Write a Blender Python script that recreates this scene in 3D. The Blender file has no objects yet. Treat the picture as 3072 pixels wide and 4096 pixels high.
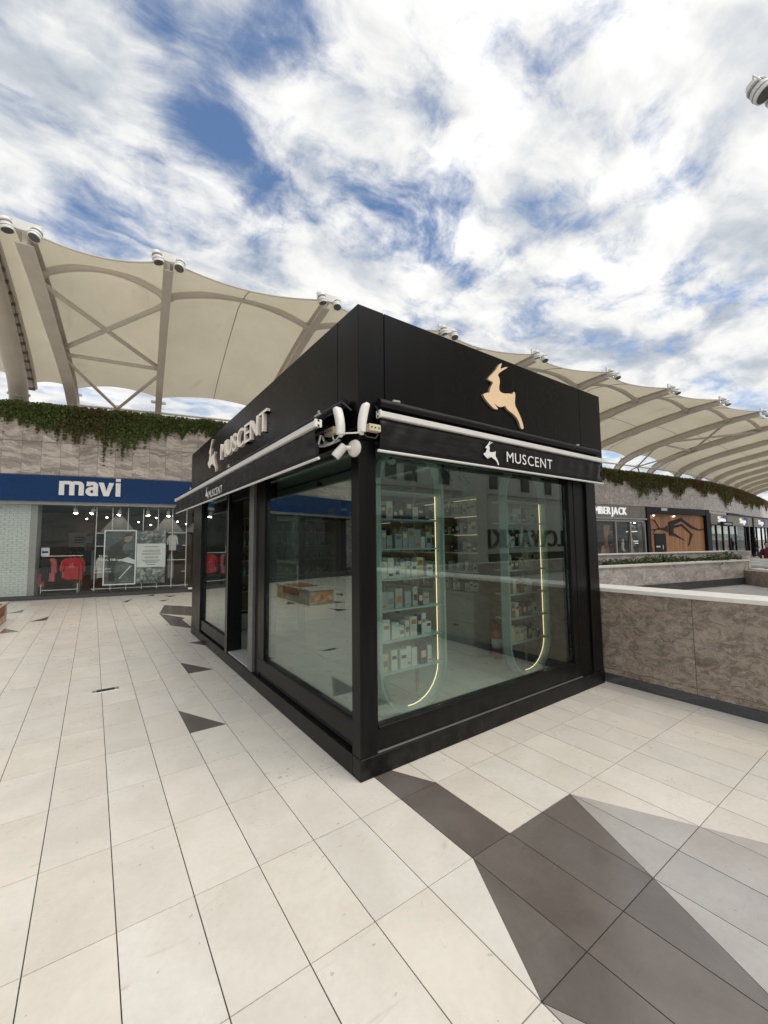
import bpy, bmesh, math, random
import numpy as np
from mathutils import Vector, Matrix, noise as mnoise

random.seed(7)
sc = bpy.context.scene
COL = sc.collection
PI = math.pi

# ------------------------------------------------------------------ camera
CAM_H = 1.6097
FPX, YAW, PITCH, ROLL = 1635.18, 0.6186, 0.0752, -0.0107
cy, sy = math.cos(YAW), math.sin(YAW)
f0 = Vector((sy, cy, 0)); r0 = Vector((cy, -sy, 0)); u0 = Vector((0, 0, 1))
FWD = f0 * math.cos(PITCH) + u0 * math.sin(PITCH)
UPV = -f0 * math.sin(PITCH) + u0 * math.cos(PITCH)
RGT = r0 * math.cos(ROLL) + UPV * math.sin(ROLL)
UP2 = -r0 * math.sin(ROLL) + UPV * math.cos(ROLL)
cam_d = bpy.data.cameras.new("camera")
cam = bpy.data.objects.new("camera", cam_d)
COL.objects.link(cam)
M = Matrix((RGT, UP2, -FWD)).transposed().to_4x4()
M.translation = Vector((0, 0, CAM_H))
cam.matrix_world = M
cam_d.sensor_fit = 'HORIZONTAL'
cam_d.sensor_width = 36.0
cam_d.lens = FPX / 3072.0 * 36.0
cam_d.clip_start = 0.02
cam_d.clip_end = 3000
sc.camera = cam

# ------------------------------------------------------------------ world: nishita sky with a broken cloud layer
SUN_AZ, SUN_EL = math.radians(162), math.radians(57)      # azimuth measured from +Y towards +X
SUN_DIR = Vector((math.sin(SUN_AZ) * math.cos(SUN_EL), math.cos(SUN_AZ) * math.cos(SUN_EL), math.sin(SUN_EL)))
world = bpy.data.worlds.new("World")
sc.world = world
world.use_nodes = True


class G:
    """small node-graph helper"""
    def __init__(s, tree):
        s.t = tree; s.n = tree.nodes; s.l = tree.links
        s.n.clear()

    def add(s, typ, **kw):
        nd = s.n.new(typ)
        for k, v in kw.items():
            setattr(nd, k, v)
        return nd

    def set(s, nd, i, v):
        if v is None:
            return
        if isinstance(v, bpy.types.NodeSocket):
            s.l.new(v, nd.inputs[i])
        else:
            nd.inputs[i].default_value = v

    def math(s, op, a, b=None, c=None, clamp=False):
        nd = s.add('ShaderNodeMath', operation=op, use_clamp=clamp)
        s.set(nd, 0, a); s.set(nd, 1, b); s.set(nd, 2, c)
        return nd.outputs[0]

    def vmath(s, op, a, b=None, out=0):
        nd = s.add('ShaderNodeVectorMath', operation=op)
        s.set(nd, 0, a); s.set(nd, 1, b)
        return nd.outputs[out]

    def scale(s, a, f):
        nd = s.add('ShaderNodeVectorMath', operation='SCALE')
        s.set(nd, 0, a); nd.inputs['Scale'].default_value = f if not isinstance(f, bpy.types.NodeSocket) else 1
        if isinstance(f, bpy.types.NodeSocket):
            s.l.new(f, nd.inputs['Scale'])
        return nd.outputs[0]

    def noise(s, vec, scale, detail=4, rough=.5, dist=0, out=0):
        nd = s.add('ShaderNodeTexNoise')
        s.set(nd, 'Vector', vec); s.set(nd, 'Scale', scale); s.set(nd, 'Detail', detail)
        s.set(nd, 'Roughness', rough); s.set(nd, 'Distortion', dist)
        return nd.outputs[out]

    def ramp(s, fac, stops, interp='LINEAR'):
        nd = s.add('ShaderNodeValToRGB')
        nd.color_ramp.interpolation = interp
        e = nd.color_ramp.elements
        while len(e) > 1:
            e.remove(e[-1])
        for i, (p, c) in enumerate(stops):
            if not isinstance(c, (tuple, list)):
                c = (c, c, c)
            el = e[0] if i == 0 else e.new(p)
            el.position = p
            el.color = (c[0], c[1], c[2], 1)
        s.set(nd, 0, fac)
        return nd.outputs[0]

    def mix(s, fac, a, b, blend='MIX'):
        nd = s.add('ShaderNodeMix', data_type='RGBA', blend_type=blend)
        def col(v):
            return (v[0], v[1], v[2], 1) if isinstance(v, (tuple, list)) else v
        s.set(nd, 0, fac); s.set(nd, 6, col(a)); s.set(nd, 7, col(b))
        return nd.outputs[2]

    def maprange(s, v, a, b, c=0., d=1., smooth=True):
        nd = s.add('ShaderNodeMapRange', interpolation_type='SMOOTHSTEP' if smooth else 'LINEAR')
        s.set(nd, 0, v); s.set(nd, 1, a); s.set(nd, 2, b); s.set(nd, 3, c); s.set(nd, 4, d)
        return nd.outputs[0]

    def mapping(s, vec, loc=(0, 0, 0), rot=(0, 0, 0), scl=(1, 1, 1)):
        nd = s.add('ShaderNodeMapping')
        s.set(nd, 0, vec); s.set(nd, 1, loc); s.set(nd, 2, rot); s.set(nd, 3, scl)
        return nd.outputs[0]


g = G(world.node_tree)
tc = g.add('ShaderNodeTexCoord')
dirv = g.vmath('NORMALIZE', tc.outputs['Generated'])
sep = g.add('ShaderNodeSeparateXYZ'); g.l.new(dirv, sep.inputs[0])
den = g.math('ADD', g.math('MAXIMUM', sep.outputs[2], 0.0), 0.15)
qx = g.math('DIVIDE', sep.outputs[0], den); qy = g.math('DIVIDE', sep.outputs[1], den)
cmb = g.add('ShaderNodeCombineXYZ'); g.l.new(qx, cmb.inputs[0]); g.l.new(qy, cmb.inputs[1])
Q = cmb.outputs[0]
sky = g.add('ShaderNodeTexSky', sky_type='NISHITA', sun_disc=False)
sky.sun_elevation = SUN_EL; sky.sun_rotation = SUN_AZ
sky.air_density = 1.0; sky.dust_density = 0.1; sky.ozone_density = 3.0; sky.altitude = 50
# cloud puffs, and fibres drawn out along the wind
warp = g.noise(Q, 3.0, 3, .5, 0, out=1)
Qw = g.vmath('ADD', Q, g.scale(g.vmath('SUBTRACT', warp, (.5, .5, .5)), .16))
puff = g.noise(Qw, 4.6, 11, .61, .2)
big = g.noise(Q, 1.6, 4, .5, .3)
fib = g.noise(g.mapping(Qw, rot=(0, 0, .42), scl=(2.2, 9.0, 1)), 1.0, 8, .55, .5)
# how torn the layer is: fibrous on the west (low qx), puffy on the east
west = g.maprange(qx, 0.42, 0.02)
tex = g.math('ADD', g.math('MULTIPLY', puff, g.math('SUBTRACT', 1.0, g.math('MULTIPLY', west, .55))),
             g.math('MULTIPLY', fib, g.math('MULTIPLY', west, .55)))
cov = g.math('ADD', tex, g.math('MULTIPLY', g.math('SUBTRACT', big, .5), .22))
cov = g.math('ADD', g.math('MULTIPLY', g.math('SUBTRACT', cov, .5), 1.3), .685)
finev = g.noise(g.mapping(Qw, rot=(0, 0, .42), scl=(9, 17, 1)), 1.0, 8, .62, .6)
cov = g.math('ADD', cov, g.math('MULTIPLY', g.math('SUBTRACT', finev, .5), .34))
HOLES = [((.03, .66), .10, .20), ((.10, .75), .10, .21), ((.15, .81), .09, .17), ((.22, .87), .12, .20), ((.19, .60), .10, .22),
         ((.09, .96), .09, .15), ((.0, 1.13), .17, .16), ((.34, .90), .11, .22), ((.66, .74), .13, .22), ((.80, .80), .09, .17),
         ((.50, .385), .06, .19), ((1.47, .51), .10, .22), ((.28, .56), .08, .15), ((.30, .73), .14, .13), ((.78, 1.0), .10, .10),
         ((-.9, .9), .5, .12), ((-.4, -.6), .6, .12), ((.9, -.7), .5, .10), ((-1.2, -.3), .5, .10)]
for (c, rad, amp) in HOLES:
    dd = g.vmath('DISTANCE', Qw, (c[0], c[1], 0), out=1)
    cov = g.math('SUBTRACT', cov, g.maprange(dd, rad * 1.45, 0.0, 0.0, amp * .93))
alpha = g.maprange(cov, .335, .70)
# cloud brightness: thick parts greyer, brightest round the veiled sun
sd = g.vmath('DOT_PRODUCT', dirv, tuple(SUN_DIR), out=1)
glow = g.math('POWER', g.math('MAXIMUM', sd, 0.0), 5.0)
shade = g.noise(g.mapping(Qw, rot=(0, 0, .35), scl=(1.2, 2.0, 1)), 2.3, 8, .55, .3)
shade = g.maprange(shade, .40, .66, 0, 1)
bank = g.maprange(g.vmath('DISTANCE', Q, (.80, .42, 0), out=1), .75, .0)      # thin bright bank of cloud in the north-east
cb = g.math('ADD', .69, g.math('ADD', g.math('MULTIPLY', glow, .12), g.math('MULTIPLY', bank, .11)))
cb = g.math('SUBTRACT', cb, g.math('MULTIPLY', shade, .25))
cb = g.math('ADD', cb, g.math('MULTIPLY', g.math('SUBTRACT', puff, .5), .34))
ccol = g.mix(g.maprange(cb, .45, .68, 0, 1), (.84, .91, 1.0), (1.0, 1.0, .99))
ccol = g.mix(1.0, ccol, g.scale((1, 1, 1), cb), 'MULTIPLY')
bg1 = g.add('ShaderNodeBackground'); g.l.new(sky.outputs[0], bg1.inputs[0]); bg1.inputs[1].default_value = .12
bg2 = g.add('ShaderNodeBackground'); g.l.new(ccol, bg2.inputs[0]); bg2.inputs[1].default_value = 1.0
mx = g.add('ShaderNodeMixShader'); g.l.new(alpha, mx.inputs[0]); g.l.new(bg1.outputs[0], mx.inputs[1]); g.l.new(bg2.outputs[0], mx.inputs[2])
wo = g.add('ShaderNodeOutputWorld'); g.l.new(mx.outputs[0], wo.inputs[0])

# ------------------------------------------------------------------ sun (veiled by cloud) and exposure
sl = bpy.data.lights.new("sun", 'SUN'); sl.energy = 1.75; sl.angle = math.radians(55); sl.color = (1, .93, .83)
sun = bpy.data.objects.new("sun", sl); COL.objects.link(sun)
sun.rotation_euler = SUN_DIR.to_track_quat('Z', 'Y').to_euler()
sun.location = SUN_DIR * 60
sc.view_settings.view_transform = 'Standard'
sc.view_settings.look = 'None'
sc.view_settings.exposure = .47
sc.view_settings.gamma = 1.0
sc.view_settings.use_curve_mapping = False
sc.cycles.max_bounces = 8
sc.cycles.diffuse_bounces = 3
sc.cycles.glossy_bounces = 4
sc.cycles.transmission_bounces = 6
sc.cycles.transparent_max_bounces = 12
sc.cycles.caustics_reflective = False
sc.cycles.caustics_refractive = False
sc.cycles.use_denoising = True


# ================================================================== materials
MATS = {}


def newmat(name):
    m = bpy.data.materials.new(name); m.use_nodes = True
    MATS[name] = m
    return m, G(m.node_tree)


def finish(g, shader):
    o = g.add('ShaderNodeOutputMaterial'); g.l.new(shader, o.inputs[0])


def principled(g, col, rough=.5, metal=0., spec=.5, normal=None, emis=None, estr=0, coat=0):
    b = g.add('ShaderNodeBsdfPrincipled')
    def c4(v): return (v[0], v[1], v[2], 1) if isinstance(v, (tuple, list)) else v
    g.set(b, 'Base Color', c4(col)); g.set(b, 'Roughness', rough); g.set(b, 'Metallic', metal)
    g.set(b, 'Specular IOR Level', spec)
    if normal is not None: g.l.new(normal, b.inputs['Normal'])
    if emis is not None:
        g.set(b, 'Emission Color', c4(emis)); g.set(b, 'Emission Strength', estr)
    if coat: g.set(b, 'Coat Weight', coat); g.set(b, 'Coat Roughness', .08)
    return b.outputs[0]


def bump(g, h, strength=.2, dist=.01):
    b = g.add('ShaderNodeBump'); g.set(b, 'Height', h); b.inputs['Strength'].default_value = strength
    b.inputs['Distance'].default_value = dist
    return b.outputs[0]


def simple(name, col, rough=.5, metal=0., spec=.5, var=.10, scale=6., emis=None, estr=0, bmp=0):
    m, g = newmat(name)
    pos = g.add('ShaderNodeNewGeometry').outputs['Position']
    n = g.noise(pos, scale, 4, .6)
    k = g.maprange(n, .25, .75, 1 - var, 1 + var, smooth=False)
    c = g.mix(1.0, col, g.scale((1, 1, 1), k), 'MULTIPLY')
    r = g.maprange(g.noise(pos, scale * 2.3, 3, .5), .3, .7, max(rough - .06, .02), min(rough + .06, 1), smooth=False)
    nm = bump(g, g.noise(pos, scale * 12, 2, .5), bmp, .01) if bmp else None
    finish(g, principled(g, c, r, metal, spec, nm, emis, estr))
    return m


def rnd_socket(g):
    a = g.add('ShaderNodeObjectInfo').outputs['Random']
    b = g.add('ShaderNodeNewGeometry').outputs['Random Per Island']
    return g.math('FRACT', g.math('ADD', a, b))


def tile_mat(name, c1, c2, vein, rough, veinamt=.35, spec=.5):
    m, g = newmat(name)
    pos = g.add('ShaderNodeNewGeometry').outputs['Position']
    r = rnd_socket(g)
    off = g.scale((13.1, 7.7, 3.3), g.math('MULTIPLY', r, 9.0))
    v = g.vmath('ADD', pos, off)
    n1 = g.noise(v, 2.2, 5, .6, .6)
    col = g.mix(g.maprange(n1, .3, .7), c1, c2)
    col = g.mix(1.0, col, g.scale((1, 1, 1), g.maprange(r, 0, 1, .962, 1.03, smooth=False)), 'MULTIPLY')
    # faint warm / cool differences from tile to tile
    r2 = g.math('FRACT', g.math('MULTIPLY', r, 7.31))
    col = g.mix(1.0, col, g.mix(r2, (1.015, 1.0, .975), (.992, 1.0, 1.008)), 'MULTIPLY')
    # slate-like streaks
    st = g.noise(g.mapping(v, rot=(0, 0, .5), scl=(1.3, 5.5, 1)), 2.4, 7, .62, 1.1)
    col = g.mix(g.maprange(st, .60, .78, 0, veinamt), col, vein)
    fine = g.noise(v, 34, 4, .6)
    col = g.mix(1.0, col, g.scale((1, 1, 1), g.maprange(fine, .3, .7, .965, 1.03, smooth=False)), 'MULTIPLY')
    # trodden-in scuffs and spots
    sp = g.math('MULTIPLY', g.maprange(g.noise(pos, 1.1, 3, .5), .52, .68),
                g.maprange(g.noise(g.mapping(pos, rot=(0, 0, 1.0), scl=(14, 34, 1)), 1.0, 5, .6, .8), .60, .70))
    col = g.mix(g.math('MULTIPLY', sp, .62), col, (.09, .08, .07))
    dots = g.math('GREATER_THAN', g.noise(pos, 26, 2, .5), .735)
    col = g.mix(g.math('MULTIPLY', dots, .34), col, (.12, .10, .09))
    rr = g.math('ADD', rough, g.math('MULTIPLY', g.math('SUBTRACT', g.noise(v, 5, 5, .65), .5), .20))
    rr = g.math('ADD', rr, g.math('MULTIPLY', sp, .2))
    nm = bump(g, g.math('ADD', g.math('MULTIPLY', st, .6), g.math('MULTIPLY', fine, .35)), .10, .004)
    finish(g, principled(g, col, rr, 0, spec, nm))
    return m


tile_mat('tile_light', (.60, .565, .505), (.675, .64, .58), (.42, .385, .33), .30, .6)
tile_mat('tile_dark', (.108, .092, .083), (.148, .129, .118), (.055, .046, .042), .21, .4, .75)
tile_mat('tile_grey', (.345, .325, .305), (.405, .385, .365), (.22, .21, .205), .24, .4, .7)
tile_mat('paver_grey', (.34, .34, .335), (.42, .42, .41), (.24, .24, .24), .55)
simple('grout', (.055, .05, .045), .9)
simple('ground', (.25, .24, .22), .9)


def marble(name, base, light, dark, streak=(.8, 5.0), rot=.7, rough=.35, fine=1.0, contrast=1.0, big=1.0):
    """veined stone: long drawn-out swirls, re-cut piece by piece; rot tilts the veins in the wall plane"""
    m, g = newmat(name)
    pos = g.add('ShaderNodeNewGeometry').outputs['Position']
    r = rnd_socket(g)
    v = g.vmath('ADD', pos, g.scale((11.3, 5.1, 7.9), g.math('MULTIPLY', r, 8.0)))
    # wall plane coordinates: along the wall (x+y mixed) and height
    sp = g.add('ShaderNodeSeparateXYZ'); g.l.new(v, sp.inputs[0])
    al = g.math('ADD', sp.outputs[0], g.math('MULTIPLY', sp.outputs[1], .9))
    cm = g.add('ShaderNodeCombineXYZ'); g.l.new(al, cm.inputs[0]); g.l.new(sp.outputs[2], cm.inputs[1])
    q = g.scale(cm.outputs[0], big)
    w1 = g.vmath('SUBTRACT', g.noise(q, 1.1, 4, .55, 0, out=1), (.5, .5, .5))
    q2 = g.vmath('ADD', q, g.scale(w1, 1.0))
    mp = g.add('ShaderNodeMapping'); g.l.new(q2, mp.inputs[0])
    cr = g.add('ShaderNodeCombineXYZ'); g.l.new(g.maprange(r, 0, 1, rot - .45, rot + .45, smooth=False), cr.inputs[2]); g.l.new(cr.outputs[0], mp.inputs[2])
    mp.inputs[3].default_value = (streak[0], streak[1], 1)
    n1 = g.noise(mp.outputs[0], 1.6, 9, .68, .9)
    n2 = g.noise(mp.outputs[0], 6.5 * fine, 7, .66, 1.2)
    n3 = g.noise(q, .9, 4, .5)
    k = contrast
    col = g.mix(g.maprange(n1, .5 - .16 / k, .5 + .16 / k), dark, base)
    col = g.mix(g.maprange(n2, .54, .70, 0, .75), col, light)
    col = g.mix(g.maprange(n2, .44, .30, 0, .7), col, dark)
    col = g.mix(1.0, col, g.scale((1, 1, 1), g.maprange(n3, .3, .7, .82, 1.16, smooth=False)), 'MULTIPLY')
    finish(g, principled(g, col, g.maprange(n1, .3, .7, rough - .05, rough + .12), 0, .4, bump(g, n2, .05, .005)))
    return m


marble('marble_grey', (.69, .61, .54), (.86, .79, .72), (.35, .295, .26), (.55, 3.4), .75, .4, .7, 1.5)
marble('marble_far', (.66, .60, .56), (.80, .75, .71), (.38, .34, .32), (1.3, 2.2), .6, .45, .9, 1.3, 1.8)
marble('marble_brown', (.37, .305, .245), (.70, .60, .50), (.175, .138, .108), (1.6, 2.4), .5, .42, 1.9, 1.2, 4.2)
marble('marble_skirt', (.10, .10, .104), (.16, .16, .165), (.06, .06, .064), (.4, 6), .1, .38, 1.2)
simple('marble_cap', (.84, .81, .76), .35, var=.08, scale=9)
def black_metal(name, base, rough, spec, dust):
    m, g = newmat(name)
    pos = g.add('ShaderNodeNewGeometry').outputs['Position']
    n = g.noise(pos, 1.1, 5, .6, .4)
    run = g.noise(g.mapping(pos, scl=(9, 9, .8)), 1.0, 5, .6, .3)       # faint rain runs
    sp = g.add('ShaderNodeSeparateXYZ'); g.l.new(pos, sp.inputs[0])
    splash = g.maprange(sp.outputs[2], .34, .0, 0, 1)                       # grime splashed up from the paving
    splash = g.math('MULTIPLY', splash, g.maprange(g.noise(pos, 9, 5, .65), .38, .7))
    d = g.math('ADD', g.math('MULTIPLY', g.maprange(run, .5, .75), dust), g.math('MULTIPLY', splash, .08))
    c = g.mix(d, base, (.20, .18, .155))
    r = g.math('ADD', rough, g.math('ADD', g.math('MULTIPLY', g.math('SUBTRACT', n, .5), .22), g.math('MULTIPLY', d, 1.2)))
    w = bump(g, g.noise(pos, .8, 2, .5), .10, .03)                          # panels are never quite flat
    finish(g, principled(g, c, r, 0, spec, w))


black_metal('black_alu', (.0045, .0042, .0042), .33, .2, .025)
black_metal('black_panel', (.0045, .0042, .0045), .28, .13, .018)
simple('black_gap', (.006, .006, .006), .7)
simple('silver', (.62, .62, .60), .38, .75, .5, var=.06)
simple('bar_white', (.64, .635, .61), .4, .0, .5, var=.05)
simple('door_edge', (.15, .15, .145), .4, .3)
simple('threshold', (.55, .55, .54), .45, .4)
simple('white_plastic', (.72, .705, .66), .42, var=.05)
simple('ivory_plastic', (.58, .52, .36), .5, var=.1, scale=20)
simple('cable_white', (.7, .7, .68), .5)
simple('rubber', (.02, .02, .02), .6)
simple('gold', (.86, .63, .40), .32, .15, .5, var=.05, scale=3)
simple('gold_side', (.46, .39, .31), .35, .35)
simple('letter_gold', (.92, .83, .73), .4, 0)
simple('print_white', (.74, .73, .72), .7)
simple('dark_lens', (.10, .105, .10), .12, .2, .6)
simple('lamp_body', (.78, .775, .75), .45, .0, .5, var=.06)
simple('steel_paint', (.64, .59, .52), .5, 0, .4, var=.08, scale=2)
simple('steel_dark', (.20, .18, .155), .6)
simple('bolt', (.16, .14, .12), .5, .5)
simple('white_paint', (.72, .715, .69), .5, var=.05)
simple('brick_white', (.66, .69, .66), .45, var=.10, scale=14)
simple('mortar', (.46, .48, .46), .9)
simple('blue_sign', (.002, .037, .14), .25, 0, .25, var=.08, scale=1)
simple('sign_white', (.90, .90, .89), .45)
simple('kerb_dark', (.055, .055, .055), .6)
simple('shop_floor', (.12, .10, .085), .4)
simple('shop_dark', (.045, .04, .037), .7)
simple('shop_brown', (.24, .125, .06), .6)
simple('shop_grey', (.22, .21, .20), .7)
simple('shop_wall', (.33, .27, .20), .7)
simple('frame_dark', (.011, .012, .013), .5, 0, .15)
simple('frame_grey', (.34, .335, .32), .45, .3)
simple('band_taupe', (.25, .225, .205), .6, var=.06)
simple('band_lumber', (.27, .255, .225), .7, var=.12, scale=2)
simple('sign_blue', (.045, .05, .22), .5)
simple('cloth_red', (.42, .012, .02), .9, var=.25, scale=9)
simple('cloth_rust', (.20, .085, .04), .9, var=.3, scale=9)
simple('cloth_orange', (.48, .04, .012), .9, var=.2, scale=9)
simple('cloth_pink', (.50, .11, .12), .9, var=.2, scale=9)
simple('cloth_white', (.60, .58, .54), .9, var=.15, scale=9)
simple('cloth_navy', (.015, .018, .03), .9, var=.2, scale=9)
simple('cloth_black', (.014, .013, .013), .9, var=.2, scale=9)
simple('cloth_maroon', (.10, .018, .024), .9, var=.3, scale=9)
simple('cloth_jeans', (.03, .045, .08), .9, var=.3, scale=9)
simple('cloth_tan', (.33, .24, .15), .9, var=.2, scale=9)
simple('skin', (.46, .28, .20), .6)
simple('hair', (.018, .013, .010), .7)
simple('mannequin', (.58, .55, .50), .5)
simple('ceiling', (.20, .235, .215), .8, var=.04)
simple('cabinet', (.40, .375, .33), .5, var=.06)
simple('shelf_back', (.20, .155, .105), .6, var=.06)
simple('shelf_wood', (.33, .24, .14), .55)
simple('oval_rim', (.40, .49, .465), .45, var=.05)
simple('box_white', (.68, .65, .60), .6, var=.08, scale=11)
simple('box_cream', (.62, .50, .33), .6, var=.08, scale=11)
simple('box_grey', (.36, .36, .36), .6, var=.08, scale=11)
simple('box_dark', (.03, .03, .034), .45)
simple('box_copper', (.50, .21, .10), .4, .3)
simple('bottle_amber', (.09, .04, .015), .15)
simple('bottle_red', (.42, .03, .02), .2)
simple('bottle_dark', (.015, .014, .014), .15)
simple('box_teal', (.14, .33, .34), .5)
simple('extinguisher_red', (.35, .012, .012), .3)
simple('paper', (.70, .72, .71), .7)
simple('ink', (.05, .05, .05), .8)
simple('ink_grey', (.22, .22, .22), .8)
simple('poster_dark', (.045, .045, .045), .5, var=.5, scale=5)
simple('bench_stone', (.36, .33, .29), .6, var=.1, scale=8)
simple('opp_wall', (.78, .77, .74), .8, var=.06, scale=1)
simple('opp_band', (.70, .73, .72), .7)
simple('opp_window', (.03, .035, .04), .12)
simple('opp_shop', (.04, .045, .048), .4)
simple('soil', (.06, .045, .03), .95)
simple('wire_grey', (.30, .29, .27), .5)
for nm, col, st in (('led_warm', (1.0, .74, .42), 1.5), ('led_soft', (1.0, .78, .46), .55), ('lamp_glow', (1.0, .88, .70), 40.0), ('lamp_glow_far', (1.0, .93, .82), 14.0), ('shelf_glow', (1.0, .97, .92), .7), ('sign_added_glow', (1.0, .99, .97), .62)):
    m, g = newmat(nm)
    e = g.add('ShaderNodeEmission'); e.inputs[0].default_value = (*col, 1); e.inputs[1].default_value = st
    finish(g, e.outputs[0])


def glass(name, tint, ior=1.62, gain=1.25):
    m, g = newmat(name)
    t = g.add('ShaderNodeBsdfTransparent'); t.inputs[0].default_value = (*tint, 1)
    gl = g.add('ShaderNodeBsdfGlossy'); gl.inputs['Roughness'].default_value = 0.0
    gl.inputs[0].default_value = (.93, 1.0, .97, 1)
    fr = g.add('ShaderNodeFresnel')
    bf = g.add('ShaderNodeNewGeometry').outputs['Backfacing']      # same reflectance on both faces of the pane
    g.l.new(g.maprange(bf, 0, 1, ior, 1 / ior, smooth=False), fr.inputs[0])
    # faint waviness of float glass
    pos = g.add('ShaderNodeNewGeometry').outputs['Position']
    nm = bump(g, g.noise(pos, 1.3, 2, .5), .02, .02)
    g.l.new(nm, gl.inputs['Normal'])
    f = g.math('MULTIPLY', fr.outputs[0], gain, clamp=True)
    mx = g.add('ShaderNodeMixShader'); g.l.new(f, mx.inputs[0]); g.l.new(t.outputs[0], mx.inputs[1]); g.l.new(gl.outputs[0], mx.inputs[2])
    finish(g, mx.outputs[0])


glass('glass_kiosk', (.80, .88, .85), 1.68, 1.5)
glass('glass_shop', (.94, .955, .945), 1.45, .5)

# membrane: white coated fabric that lets some daylight through
m, g = newmat('membrane')
pos = g.add('ShaderNodeNewGeometry').outputs['Position']
n = g.noise(pos, .7, 5, .6)
dirt = g.noise(g.mapping(pos, scl=(1.5, .35, 1.5)), 1.2, 6, .65, .6)
col = g.mix(g.maprange(n, .3, .7), (.63, .60, .52), (.69, .66, .58))
col = g.mix(g.maprange(dirt, .55, .8, 0, .35), col, (.40, .35, .26))
d = g.add('ShaderNodeBsdfDiffuse'); g.l.new(col, d.inputs[0])
t = g.add('ShaderNodeBsdfTranslucent'); g.l.new(g.mix(1.0, col, (.95, .90, .78), 'MULTIPLY'), t.inputs[0])
mx = g.add('ShaderNodeMixShader'); mx.inputs[0].default_value = .36
g.l.new(d.outputs[0], mx.inputs[1]); g.l.new(t.outputs[0], mx.inputs[2]); finish(g, mx.outputs[0])

# awning cloth with a slight sheen
m, g = newmat('awning_cloth')
pos = g.add('ShaderNodeNewGeometry').outputs['Position']
n = g.noise(g.mapping(pos, scl=(1.2, 1.2, 5)), 3, 5, .6, .8)
finish(g, principled(g, g.mix(n, (.007, .0062, .0065), (.013, .0115, .012)), g.maprange(n, .3, .7, .36, .55), 0, .22, bump(g, n, .25, .02)))

# leaves: green, with patches turned red-brown by the season
def leafmat(name, greens, reds, lo, hi):
    m, g = newmat(name)
    pos = g.add('ShaderNodeNewGeometry').outputs['Position']
    r = g.add('ShaderNodeNewGeometry').outputs['Random Per Island']
    patch = g.math('ADD', g.noise(pos, .45, 3, .55), g.math('MULTIPLY', g.math('SUBTRACT', r, .5), .22))
    gcol = g.mix(r, greens[0], greens[1])
    rcol = g.mix(r, reds[0], reds[1])
    c = g.mix(g.maprange(patch, lo, hi), gcol, rcol)
    d = principled(g, c, .6, 0, .3)
    t = g.add('ShaderNodeBsdfTranslucent'); g.l.new(c, t.inputs[0])
    mx = g.add('ShaderNodeMixShader'); mx.inputs[0].default_value = .25
    g.l.new(d, mx.inputs[1]); g.l.new(t.outputs[0], mx.inputs[2]); finish(g, mx.outputs[0])


leafmat('ivy_leaf', ((.075, .115, .032), (.21, .25, .08)), ((.10, .052, .030), (.17, .10, .05)), .54, .70)
leafmat('ivy_leaf_far', ((.12, .125, .04), (.23, .22, .085)), ((.16, .085, .05), (.25, .15, .08)), .48, .66)
leafmat('shrub_leaf', ((.028, .055, .018), (.07, .11, .035)), ((.05, .075, .02), (.09, .12, .04)), .45, .7)

# wood planks of the entrance
m, g = newmat('wood_plank')
pos = g.add('ShaderNodeNewGeometry').outputs['Position']
r = rnd_socket(g)
v = g.vmath('ADD', pos, g.scale((5, 9, 3), g.math('MULTIPLY', r, 6.0)))
gr = g.noise(g.mapping(v, scl=(9, 9, .6)), 2.0, 6, .6, .8)
col = g.mix(gr, (.27, .105, .036), (.50, .235, .095))
col = g.mix(1.0, col, g.scale((1, 1, 1), g.maprange(r, 0, 1, .8, 1.15, smooth=False)), 'MULTIPLY')
finish(g, principled(g, col, .45, 0, .4))

# printed picture panels (flat print)
def printmat(name, cols, scale, rough=.4):
    m, g = newmat(name)
    pos = g.add('ShaderNodeNewGeometry').outputs['Position']
    n = g.noise(pos, scale, 5, .6, .7)
    n2 = g.noise(pos, scale * .37, 2, .5)
    k = g.math('ADD', g.math('MULTIPLY', n, .7), g.math('MULTIPLY', n2, .3))
    st = [(.30 + .42 * i / (len(cols) - 1), c) for i, c in enumerate(cols)]
    finish(g, principled(g, g.ramp(k, st, 'EASE'), rough))


printmat('print_photo', ((.02, .02, .02), (.05, .055, .05), (.14, .16, .15), (.40, .42, .40), (.10, .09, .08)), 9)
printmat('print_room', ((.03, .035, .035), (.07, .08, .08), (.13, .145, .14), (.22, .24, .23)), 4)
printmat('print_fruit', ((.58, .54, .46), (.50, .42, .30), (.42, .22, .10), (.32, .06, .04), (.58, .52, .42)), 8)


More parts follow.
